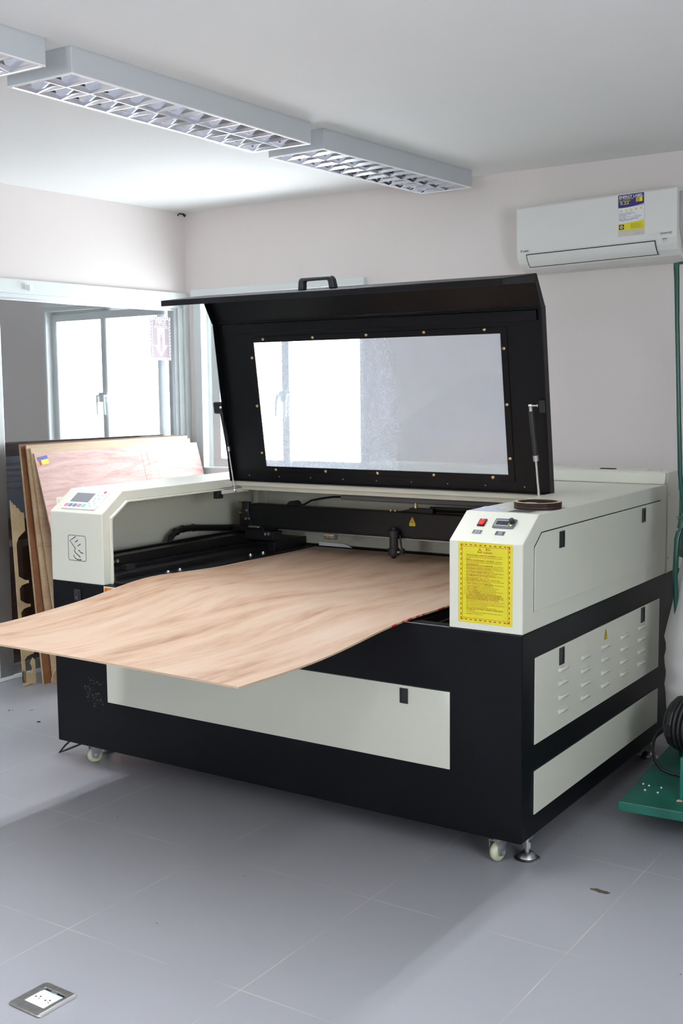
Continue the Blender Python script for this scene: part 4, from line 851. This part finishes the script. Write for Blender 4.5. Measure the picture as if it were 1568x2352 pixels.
for layer in (0, 1):
    for j in range(NY+1):
        y = py0+(py1-py0)*j/NY
        for i in range(NX+1):
            s_ = i/NX; x = px0+(px1-px0)*s_
            z = smooth_tab(ZL, y)*(1-s_)+smooth_tab(ZR, y)*s_ + 0.004*math.sin(s_*math.pi)*max(0, min(1, 0.4-y))
            vs.append((x, y, z - layer*th))
Q = (NX+1)*(NY+1); fs = []
for j in range(NY):
    for i in range(NX):
        a = j*(NX+1)+i; fs += [(a, a+1, a+NX+2, a+NX+1), (Q+a, Q+a+NX+1, Q+a+NX+2, Q+a+1)]
for i in range(NX): fs += [(i, Q+i, Q+i+1, i+1), (NY*(NX+1)+i, NY*(NX+1)+i+1, Q+NY*(NX+1)+i+1, Q+NY*(NX+1)+i)]
for j in range(NY):
    a, b = j*(NX+1), (j+1)*(NX+1); fs += [(a, b, Q+b, Q+a), (a+NX, Q+a+NX, Q+b+NX, b+NX)]
mb.faces(vs, fs); ply = mb.build('plywood_sheet', 'ply', smooth=True)
tag(ply, 'large bare plywood sheet lying on the machine bed, its front overhanging', 'plywood sheet')
ply.data.materials.append(M['plyedge'])
for p in ply.data.polygons:
    if abs(p.normal.z) < 0.5: p.material_index = 1
for (ya, yb_) in ((-0.105, -0.075), (-0.045, -0.03), (-0.01, 0.02), (0.045, 0.062), (0.085, 0.10), (0.19, 0.235)):
    mb = MB(); n = 4; vs = []
    for k in range(n+1):
        y = ya+(yb_-ya)*k/n; z = smooth_tab(ZR, y); vs += [(px1+0.0006, y, z+0.0002), (px1+0.0006, y, z-th)]
    mb.faces(vs, [(2*k, 2*k+1, 2*k+3, 2*k+2) for k in range(n)]); mb.build('red_edge_mark', 'red', ply, label='red paint mark')

# white piece added to stand for the bright glint at the bed's far edge
mb = MB(); mb.prism([(0.42, 0.757), (0.60, 0.757), (0.58, 0.766), (0.55, 0.772), (0.42, 0.774)], FRONT, -1.2305, -1.2265); o = mb.build('glint_piece', mat('glint_white', (0.9, 0.92, 0.96), 0.08)); tag(o, 'small shiny white piece standing in for the bright glint at the far back edge of the machine bed', 'offcut')

# wooden ring on the right console
rg = thing('wooden_ring', (1.923, 0.277, zt), 'burnt-edged layered wooden ring lying on the right end of the machine', 'ring')
mb = MB(); rp2 = [(0.0745, 0.0008), (0.0750, 0.0215), (0.0748, 0.022), (0.0628, 0.022), (0.0625, 0.0215), (0.0625, 0.0008)]
seg = 56; vs = []
for (r, h) in rp2:
    for i in range(seg): vs.append((1.923+r*math.cos(2*math.pi*i/seg), 0.277+r*math.sin(2*math.pi*i/seg), zt+h))
mb.faces(vs, [(k*seg+i, k*seg+(i+1) % seg, ((k+1) % 6)*seg+(i+1) % seg, ((k+1) % 6)*seg+i) for k in range(6) for i in range(seg)])
ro = mb.build('ring_body', 'orangewood', rg, smooth=True)
mb = MB(); mb.ring([(1.923+0.0747*math.cos(2*math.pi*i/seg), 0.277+0.0747*math.sin(2*math.pi*i/seg)) for i in range(seg)], [(1.923+0.0629*math.cos(2*math.pi*i/seg), 0.277+0.0629*math.sin(2*math.pi*i/seg)) for i in range(seg)], WORLD, zt+0.0218, zt+0.0226); mb.build('ring_face', 'palewood', rg, label='pale unburnt top face')
mb = MB(); mb.ring([(1.923+0.0752*math.cos(2*math.pi*i/seg), 0.277+0.0752*math.sin(2*math.pi*i/seg)) for i in range(seg)], [(1.923+0.072*math.cos(2*math.pi*i/seg), 0.277+0.072*math.sin(2*math.pi*i/seg)) for i in range(seg)], WORLD, zt+0.0072, zt+0.0079); mb.build('layer_line', 'rust', rg)
mb = MB(); mb.lathe([(0.027, 0), (0.028, 0.014), (0.026, 0.016), (0.002, 0.016)], (1.899, 0.268, zt), seg=28); tag(mb.build('wooden_disc', 'palewood', smooth=True), 'small pale wooden disc lying inside the burnt wooden ring', 'disc')

# ================================================================== LEANING SHEETS BY THE GLASS DOOR
def lean(name, y0, y1, xb, xt, zt_, th, m, label, cat='plywood sheet', group=None, edge=None, skew=0.0, y0b=None):
    """sheet leaning against the door: foot at xb, head at xt"""
    d = Vector((xt-xb, 0, zt_)).normalized(); nrm = Vector((d.z, 0, -d.x)); F = Fr((xb, 0, 0), (0, 1, 0), d, nrm)
    Ls = math.hypot(zt_, xt-xb); mb = MB(); y0b = y0 if y0b is None else y0b
    mb.prism([(y0b, 0.001), (y1, 0.001), (y1+skew, Ls), (y0, Ls)], F, -th, 0); o = mb.build(name, m); tag(o, label, cat, group)
    if edge:
        o.data.materials.append(M[edge])
        for p in o.data.polygons:
            if abs(p.normal.dot(nrm)) < 0.5: p.material_index = 1
    return o, F, Ls
o, F, Ls = lean('plywood_sheet', 0.815, 2.03, -1.000, -1.098, 1.212, 0.012, 'rust', 'scorched dark brown sheet at the back of the leaning stack, nearest the glass', group='sheets leaning on the glass door', edge='palewood', y0b=0.822)
o, F, Ls = lean('plywood_sheet', 0.835, 2.045, -0.972, -1.078, 1.206, 0.008, 'beige', 'pale sheet with a mottled top edge, second from the glass', group='sheets leaning on the glass door', edge='palewood', y0b=0.862)
o, F, Ls = lean('plywood_sheet', 0.850, 2.05, -0.930, -1.064, 1.190, 0.010, 'beige', 'tan plywood sheet behind the pink one, its face showing at the left', group='sheets leaning on the glass door', edge='palewood', y0b=0.895)
o, F, Ls = lean('plywood_sheet', 0.862, 2.10, -0.735, -1.055, 1.165, 0.006, 'pink', 'pinkish plywood sheet in front of the leaning stack with a small sticker', edge='plyedge', skew=0.0)
# sticker on the pink sheet and pencilled lines
mb = MB(); q0 = Ls-0.105
FSK = Fr(F(0.895, Ls-0.062, 0), Vector((0, 0.97, 0.0))+F.v*0.12, F.v-Vector((0, 0.12, 0)), F.n)
mb.quad(-0.015, 0.052, 0.0, 0.040, FSK, 0.0006); sk = mb.build('price_sticker', 'labelyellow', o, label='blue, yellow and red sticker')
mb = MB(); mb.quad(-0.017, 0.053, 0.024, 0.042, FSK, 0.0009); mb.build('sticker_band', mat('sticker_blue', srgb(72, 84, 165), 0.4), sk)
mb = MB(); mb.quad(-0.012, 0.004, -0.001, 0.024, FSK, 0.0009); mb.build('sticker_corner', 'red', sk)
mb = MB(); mb.strip([(1.62, Ls-0.02), (1.61, Ls-0.62)], F, 0.0016, 0.0006); mb.strip([(1.72, Ls-0.01), (1.73, Ls-0.6)], F, 0.0013, 0.0006); mb.strip([(1.66, Ls-0.03), (1.665, Ls-0.10)], F, 0.005, 0.0006); mb.build('pencil_lines', mat('pencil', (0.50, 0.34, 0.30), 0.7), o)
# laser-cut skeleton offcut standing on edge, seen nearly edge-on
d = Vector((-0.045, 0, 0.93)).normalized(); FK = Fr((-1.05, 0.078, 0), (0, 1, 0), d, Vector((d.z, 0, -d.x)))
mb = MB()
mb.prism([(0.655, 0.94), (0.662, 0.925), (0.668, 0.928), (0.676, 0.91), (0.683, 0.914), (0.692, 0.895), (0.70, 0.897), (0.715, 0.875), (0.735, 0.87), (0.735, 0.78), (0.712, 0.765), (0.690, 0.75), (0.674, 0.72), (0.672, 0.02), (0.655, 0.02)], FK, -0.003, 0.003)
for z in (0.56, 0.44, 0.20): mb.prism([(0.668, z), (0.70, z-0.02), (0.72, z-0.03), (0.735, z-0.03), (0.735, z-0.045), (0.72, z-0.045), (0.69, z-0.05), (0.668, z-0.07)], FK, -0.003, 0.003)
mb.prism([(0.655, 0.002), (0.70, 0.008), (0.715, 0.002), (0.735, 0.002), (0.738, 0.12), (0.725, 0.135), (0.708, 0.11), (0.72, 0.085), (0.712, 0.06), (0.70, 0.055), (0.672, 0.08), (0.655, 0.08)], FK, -0.003, 0.003)
o = mb.build('cut_out_offcut', 'palewood'); tag(o, 'jagged cut-out plywood offcut with empty holes standing left of the leaning sheets', 'offcut'); o.data.materials.append(M['orangewood'])
for p in o.data.polygons:
    if abs(p.normal.dot(FK.n)) < 0.5: p.material_index = 0
mb = MB(); mb.prism([(0.845, 0.002), (0.885, 0.002), (0.880, 0.012), (0.90, 0.05), (0.872, 0.075), (0.852, 0.055), (0.838, 0.02)], Fr((-0.965, 0, 0), (0, 1, 0), (0, 0, 1), (1, 0, 0)), -0.003, 0.003); tag(mb.build('wood_chip', 'palewood'), 'small broken plywood chip on the floor at the foot of the leaning sheets', 'offcut')

# ================================================================== THINGS IN THE NEIGHBOURING ROOM (seen through the door glass)
dk = thing('side_table', (-1.95, 1.55, 0), 'dark side table behind the glass door', 'table')
mb = MB(); mb.box(-2.35, -1.55, 1.15, 1.95, 0.66, 0.69); mb.build('table_top', 'desk', dk, bevel=0.003)
mb = MB(); mb.box(-2.30, -1.56, 1.20, 1.90, 0.0, 0.62); mb.build('table_body', 'desk', dk, bevel=0.003)
mb = MB(); mb.box(-2.34, -1.553, 1.16, 1.94, 0.62, 0.66); mb.build('metal_trim', 'alu', dk, bevel=0.002)
pr = thing('slatted_cabinet', (-2.10, 1.6, 0.69), 'pale blue slatted machine on the dark table behind the glass door', 'machine')
mb = MB(); mb.box(-2.33, -1.85, 1.30, 1.90, 0.695, 1.10); mb.build('cabinet_body', 'paleblueplastic', pr, bevel=0.01)
mb = MB()
for k in range(5): mb.box(-1.86, -1.835, 1.31, 1.89, 0.92+k*0.035, 0.938+k*0.035)
mb.build('slats', 'paleblueplastic', pr, bevel=0.003)
mb = MB(); mb.box(-2.30, -1.86, 1.33, 1.88, 1.10, 1.15); mb.build('cabinet_lid', mat('grey_plastic', (0.16, 0.18, 0.21), 0.4), pr, bevel=0.01)
mb = MB(); mb.box(-1.75, -1.64, 1.22, 1.34, 0.694, 0.76); tag(mb.build('black_box', 'plastic', bevel=0.006), 'small black box on the dark table behind the glass door', 'box')
mb = MB(); mb.box(-1.80, -1.57, 1.36, 1.56, 0.6905, 0.70); tag(mb.build('paper_stack', 'labelwhite', bevel=0.001), 'flat stack of white papers on the dark table behind the glass door', 'papers')

# ================================================================== AIR CONDITIONER
AR = (0, math.radians(-1.0), ang_b - math.radians(3.5))
AO = (1.455, 1.905, 2.150)
ac = thing('air_conditioner', AO, 'white wall-mounted air conditioner with an energy label, high on the back wall', 'air conditioner', rot=AR)
FA = local(AO, AR)     # u right, v into the wall, n up
FAX = Fr(FA.o, FA.v, FA.n, FA.u)      # profile (depth, height) extruded along the length
hl = 0.388
prof = [(0.215, 0.158), (0.012, 0.158), (0.004, 0.154), (0.0, 0.146), (0.0, -0.055), (0.006, -0.080), (0.022, -0.105), (0.050, -0.128), (0.09, -0.140), (0.215, -0.143)]
mb = MB(); mb.prism(prof, FAX, -hl, hl); mb.build('body', 'ac', ac, bevel=0.006, seg=3)
mb = MB(); mb.prism([(0.215, 0.140), (0.03, 0.140), (0.03, -0.02), (0.07, -0.11), (0.215, -0.12)], FAX, hl, hl+0.012); mb.build('end_cap', mat('grey_plastic_cap', (0.42, 0.40, 0.40), 0.5), ac, bevel=0.003)
# outlet flap: follows the curved lower edge
cur = [(-0.002, -0.062), (0.0035, -0.082), (0.020, -0.107), (0.036, -0.120)]
def sweep(mb, pts, h0, h1, t):
    q = len(pts); vs = [FAX(a, b, h) for h in (h0, h1) for a, b in pts]; mb.faces(vs, [(k, k+1, q+k+1, q+k) for k in range(q-1)])
mb = MB(); sweep(mb, [(a-0.0012, b-0.0005) for a, b in cur], -hl+0.052, hl-0.094, 0); mb.build('outlet_gap', 'dark', ac)
mb = MB(); vs = []; q = 4
ins = [(-0.003, -0.0665), (0.0018, -0.083), (0.0175, -0.1065), (0.031, -0.118)]
vs = [FAX(a, b, h) for (h, L_) in ((-hl+0.056, ins), (hl-0.098, ins)) for a, b in L_]
mb.faces(vs, [(k, k+1, q+k+1, q+k) for k in range(q-1)]); mb.build('outlet_flap', 'ac', ac, smooth=True)
FAF = Fr(FA.o, FA.u, FA.n, -FA.v)     # front face
mb = MB(); mb.text('DAIKIN', FAF, -hl+0.034, -0.0515, 0.0006, size=0.0125, width=0.030, bold=0.02)
mb.poly([(-hl+0.022, -0.0415), (-hl+0.0315, -0.0415), (-hl+0.0265, -0.0462)], FAF, 0.0006); mb.poly([(-hl+0.022, -0.043), (-hl+0.0285, -0.0495), (-hl+0.0245, -0.0515)], FAF, 0.0006)
mb.build('maker_logo', 'blackink', ac)
mb = MB(); mb.text('INVERTER', FAF, hl-0.066, -0.039, 0.0006, size=0.0095, width=0.036, shear=0.2, bold=0.01); mb.strip([(hl-0.067, -0.030), (hl-0.073, -0.0345), (hl-0.067, -0.041)], FAF, 0.0022, 0.0006); mb.strip([(hl-0.029, -0.030), (hl-0.023, -0.0345), (hl-0.029, -0.041)], FAF, 0.0022, 0.0006); mb.build('inverter_mark', 'blackink', ac)
mb = MB(); mb.quad(hl-0.064, hl-0.043, -0.0625, -0.0565, FAF, 0.0006); mb.build('receiver_window', mat('receiver', (0.3, 0.31, 0.33), 0.3), ac)
mb = MB(); mb.quad(hl-0.060, hl-0.055, -0.072, -0.068, FAF, -0.001); mb.quad(hl-0.050, hl-0.045, -0.072, -0.068, FAF, -0.001); mb.build('indicator_lamps', mat('indicator', (0.55, 0.55, 0.55), 0.4), ac)
# energy label
e0, e1, f0, f1 = 0.122, 0.241, -0.030, 0.148
mb = MB(); mb.prism(rect(e0-0.002, e1+0.002, f0, f1), FAF, 0.0, 0.0006); el = mb.build('energy_label', 'clearfilm', ac)
ew = e1-e0; fh = lambda t: f1-(f1-f0)*t
mb = MB(); mb.poly(rect(e0, e1, fh(0.86), fh(0.31)), FAF, 0.0010); mb.build('label_paper', 'labelwhite', el)
mb = MB(); mb.poly([(e0, fh(0.0)), (e1, fh(0.0)), (e1, fh(0.26))]+[(e0+ew*(1-k/8), fh(0.26+0.055*math.sin(k/8*1.9))) for k in range(1, 9)], FAF, 0.0012); mb.build('label_header', 'blue', el)
mb = MB(); mb.poly([(e0, fh(0.86)), (e1, fh(0.86)), (e1, fh(0.64))]+[(e0+ew*(1-k/8), fh(0.64+0.045*math.sin(k/8*1.7))) for k in range(1, 9)], FAF, 0.0012)
for k in range(5):
    cx_, cy_ = e0+ew*(0.115+0.193*k), fh(0.385-0.010*max(0, k-2)); mb.poly([(cx_+(0.0078 if i % 2 == 0 else 0.0034)*math.sin(i*math.pi/5), cy_+(0.0078 if i % 2 == 0 else 0.0034)*math.cos(i*math.pi/5)) for i in range(10)], FAF, 0.0013)
mb.text('5.22', FAF, e0+ew*0.08, fh(0.235), 0.0015, size=0.019, width=ew*0.34, bold=0.015); mb.text('Air Conditioner', FAF, e0+ew*0.04, fh(0.125), 0.0015, size=0.011, width=ew*0.56)
mb.text('Energy Efficiency Rating', FAF, e0+ew*0.04, fh(0.160), 0.0015, size=0.006, width=ew*0.44)
mb.box(e0+ew*0.69, e0+ew*0.94, fh(0.205), fh(0.095), 0.0012, 0.0016, FAF); mb.build('label_yellow_print', 'labelyellow', el)
mb = MB(); mb.text('ENERGY LABEL', FAF, e0+ew*0.04, fh(0.085), 0.0016, size=0.016, width=ew*0.92, bold=0.02); mb.build('label_title', 'whiteink', el)
mb = MB()
for k in range(9): mb.strip([(e0+ew*(0.71+0.015*k), fh(0.20)), (e0+ew*(0.71+0.015*k), fh(0.10))], FAF, 0.0006, 0.0019)
for k in range(4): mb.strip([(e0+ew*0.63, fh(0.12+k*0.022)), (e0+ew*0.68, fh(0.115+k*0.022))], FAF, 0.0012, 0.0016)
for k, (t_, wd) in enumerate((('Cooling Seasonal Energy Efficiency Ratio', 0.58), ('Annual Energy Consumption      kWh', 0.66), ('Brand Name', 0.30), ('Air Conditioner Type        Cooling Capacity', 0.88), ('Unit Size        Power Input', 0.84))):
    mb.text(t_, FAF, e0+ew*0.03, fh(0.455+k*0.029), 0.0013, size=0.0058, width=ew*wd, res=1)
mb.text('More stars, more energy savings', FAF, e0+ew*0.05, fh(0.605), 0.0013, size=0.0075, width=ew*0.72, bold=0.012, res=1); mb.text('Compare before you buy', FAF, e0+ew*0.05, fh(0.632), 0.0013, size=0.006, width=ew*0.5, bold=0.01, res=1)
mb.quad(e0+ew*0.03, e0+ew*0.22, fh(0.835), fh(0.715), FAF, 0.0014); mb.build('label_print', 'blackink', el)
mb = MB()
for k in range(6):
    q_ = k*math.pi/3; cx_, cy_ = e0+ew*0.125, fh(0.775); mb.strip([(cx_+0.0025*math.cos(q_), cy_+0.0025*math.sin(q_)), (cx_+0.009*math.cos(q_), cy_+0.009*math.sin(q_))], FAF, 0.003, 0.0017)
mb.build('label_emblem', 'labelwhite', el)
mb = MB()
for k in range(7): mb.strip([(e0+ew*0.48, fh(0.715+k*0.019)), (e0+ew*(0.95-0.05*(k % 3)), fh(0.715+k*0.019))], FAF, 0.0011, 0.0014)
mb.build('label_fine_print', mat('olive_ink', srgb(160, 150, 40), 0.5), el)

# ================================================================== DUST COLLECTOR
dc = thing('dust_collector', (2.45, 0.95, 0), 'green dust collector with white filter bag at the right end of the machine', 'dust collector')
ph = math.radians(3.8); FD = Fr((2.138, 0.451, 0), (math.cos(ph), math.sin(ph), 0), (-math.sin(ph), math.cos(ph), 0), (0, 0, 1))
mb = MB(); mb.box(0, 0.72, 0, 1.02, 0.088, 0.12, FD); bs = mb.build('base_plate', 'green', dc, bevel=0.003)
for (x, y) in ((2.153, 0.652), (2.175, 0.646), (2.178, 0.597), (2.217, 0.647), (2.222, 0.595)):
    mb = MB(); mb.lathe([(0.0036, 0), (0.0032, 0.0025), (0.001, 0.0038)], (x, y, 0.12), seg=10); mb.build('screw_head', 'pole_cap', bs, smooth=True)
mb = MB(); mb.prism([(2.300, 0.548), (2.318, 0.552), (2.314, 0.560), (2.305, 0.558)], WORLD, 0.1205, 0.125); mb.build('wood_shaving', 'palewood', bs)
for (a, b) in ((0.14, 0.30), (0.58, 0.30), (0.14, 0.80), (0.58, 0.80)):
    mb = MB(); mb.cyl(FD(a-0.012, b, 0.036), FD(a+0.012, b, 0.036), 0.036, seg=20); mb.box(a-0.018, a+0.018, b-0.02, b+0.02, 0.06, 0.089, FD); mb.build('caster', 'rubber', dc)
BC = (2.333, 1.09)
def wr_(t, h): return 1 + 0.014*math.sin(3*t+h*6) + 0.008*math.sin(5*t-h*14) + 0.009*math.sin(9*t+h*25)*math.sin(h*23)
mb = MB(); pr_ = [(0.02, 0.1215), (0.13, 0.123), (0.19, 0.145), (0.217, 0.19), (0.232, 0.27), (0.238, 0.36)]
pr_ += [(0.240+0.003*math.sin(k*1.7), 0.36+k*0.025) for k in range(1, 9)] + [(0.230, 0.61), (0.216, 0.68), (0.205, 0.76), (0.190, 0.84), (0.188, 0.90)]
mb.lathe(pr_, (BC[0], BC[1], 0), seg=64, fn=wr_); mb.build('filter_bag', 'cloth', dc, smooth=True)
mb = MB(); mb.lathe([(0.19, 0.862), (0.209, 0.865), (0.209, 0.885), (0.204, 0.888), (0.204, 1.10), (0.209, 1.103), (0.209, 1.125), (0.05, 1.15)], (BC[0], BC[1], 0), seg=48); mb.build('collector_drum', 'greendark', dc, smooth=True)
# flattened tube frame legs
mb = MB(); mb.tube([(2.136, 0.95, 1.895), (2.136, 0.95, 1.875), (2.138, 0.95, 1.84), (2.142, 0.95, 1.70), (2.156, 0.95, 1.35), (2.163, 0.955, 1.16), (2.168, 0.96, 1.10), (2.174, 0.965, 1.06), (2.176, 0.97, 1.0)], [0.0105, 0.0105, 0.0095, 0.0085, 0.0085, 0.0085, 0.0085, 0.0095, 0.0105], seg=12, flat=[0.6, 0.6, 1, 1, 1, 1, 0.9, 0.4, 0.35], ref=(1, 0, 0))
mb.tube([(2.136, 0.95, 1.892), (2.17, 0.95, 1.895), (2.30, 0.955, 1.893), (2.50, 0.98, 1.893)], 0.006, seg=8, flat=0.7)
mb.build('upper_frame_tube', 'greendark', dc, smooth=True)
mb = MB(); mb.tube([(2.172, 0.97, 1.03), (2.166, 0.965, 0.98), (2.158, 0.95, 0.93), (2.154, 0.95, 0.80), (2.155, 0.97, 0.68), (2.165, 1.0, 0.40), (2.17, 1.02, 0.125)], [0.0105, 0.0105, 0.010, 0.0095, 0.0095, 0.0095, 0.0095], seg=12, flat=[0.4, 0.4, 0.8, 1, 1, 1, 1], ref=(1, 0, 0)); mb.build('lower_frame_leg', 'greendark', dc, smooth=True)
for z in (1.005, 0.965):
    mb = MB(); mb.cyl((2.168, 0.96, z), (2.158, 0.945, z), 0.006, seg=6); mb.build('frame_bolt', 'steel', dc)
# motor bracket upright and cable reel
mb = MB(); mb.box(2.300, 2.345, 0.575, 0.60, 0.12, 0.26); mb.box(2.300, 2.42, 0.60, 0.62, 0.12, 0.27); mb.build('motor_bracket', 'green', dc, bevel=0.003)
ax = Vector((0.9, -0.25, 0.0)).normalized(); RC = Vector((2.205, 0.80, 0.315))
mb = MB(); mb.lathe([(0.03, 0.0), (0.070, 0.004), (0.092, 0.022), (0.096, 0.034), (0.096, 0.048), (0.085, 0.056), (0.062, 0.060), (0.062, 0.14), (0.09, 0.145), (0.09, 0.20), (0.03, 0.21)], RC, ax, seg=14); rl = mb.build('motor_cover', 'plastic', dc, bevel=0.002)
mb = MB()
for k in range(4): mb.lathe([(0.092, 0.056+k*0.017), (0.101, 0.060+k*0.017), (0.103, 0.0645+k*0.017), (0.101, 0.069+k*0.017), (0.092, 0.073+k*0.017)], RC, ax, seg=28)
mb.build('wound_cord', 'cable', rl, smooth=True)
mb = MB(); mb.tube([RC+ax*0.01+Vector((-0.0, 0, 0.0)), (2.186, 0.79, 0.300), (2.158, 0.79, 0.272), (2.141, 0.79, 0.235), (2.137, 0.79, 0.200), (2.146, 0.79, 0.165), (2.170, 0.79, 0.137), (2.200, 0.79, 0.127), (2.25, 0.79, 0.1255), (2.32, 0.81, 0.1255)], 0.0055, seg=10); mb.build('loose_cord', 'cable', rl, smooth=True)

# ================================================================== FLOOR SOCKET
so = thing('floor_socket', (1.325, -1.28, 0), 'steel floor socket box with a white outlet, set in the floor at bottom left', 'floor socket')
FSo = Fr((1.325, -1.278, 0), (1, -0.03, 0), (0.03, 1, 0), (0, 0, 1))
mb = MB(); mb.ring(rrect(-0.058, 0.058, -0.061, 0.061, 0.010), rrect(-0.036, 0.036, -0.028, 0.040, 0.002), FSo, 0.0002, 0.0055); mb.build('cover_plate', 'brushed', so, bevel=0.0025)
mb = MB(); mb.tube([FSo(0.0525, -0.055, 0.0030), FSo(0.0525, 0.055, 0.0030)], 0.0055, seg=16); mb.build('edge_highlight', mat('highlight_steel', (0.9, 0.9, 0.9), 0.3, 0.8), so, smooth=True)  # pale rounded strip shaped to carry the highlight along this edge
mb = MB(); mb.quad(-0.036, 0.036, -0.028, 0.040, FSo, 0.0008); mb.build('socket_well', 'dark', so)
mb = MB(); mb.box(-0.034, 0.034, -0.028, 0.024, 0.001, 0.0050, FSo); ins_ = mb.build('outlet_insert', 'white', so, bevel=0.001)
mb = MB(); mb.box(-0.034, 0.034, 0.024, 0.033, 0.001, 0.0035, FSo); mb.build('outlet_step', 'paleblueplastic', so)
mb = MB()
for cx_ in (-0.017, 0.017):
    for (dx, dy, r_) in ((-0.006, 0.003, 0.0028), (0.004, 0.009, 0.0028), (0.008, 0.0, 0.002)):
        mb.poly([(cx_+dx+r_*math.cos(k*math.pi/5), -0.005+dy+r_*math.sin(k*math.pi/5)) for k in range(10)], FSo, 0.0053)
mb.build('outlet_holes', 'dark', ins_)
mb = MB(); mb.box(-0.010, 0.010, 0.032, 0.039, 0.001, 0.0062, FSo); mb.build('release_catch', 'brushed', so, bevel=0.002)

# crumbs of sawdust near the leaning sheets
for k in range(7):
    x, y = -0.80+random.random()*0.5, 0.15+random.random()*0.5; s_ = 0.003+random.random()*0.004
    mb = MB(); mb.prism([(x-s_, y-s_*0.5), (x+s_, y-s_*0.7), (x+s_*1.3, y+s_*0.6), (x-s_*0.4, y+s_*0.8)], WORLD, 0.0002, 0.003)
    tag(mb.build('wood_crumb', 'palewood' if k % 2 else 'orangewood'), 'wood crumb on the floor between the glass door and the machine', 'wood crumb', 'wood crumbs on the floor')
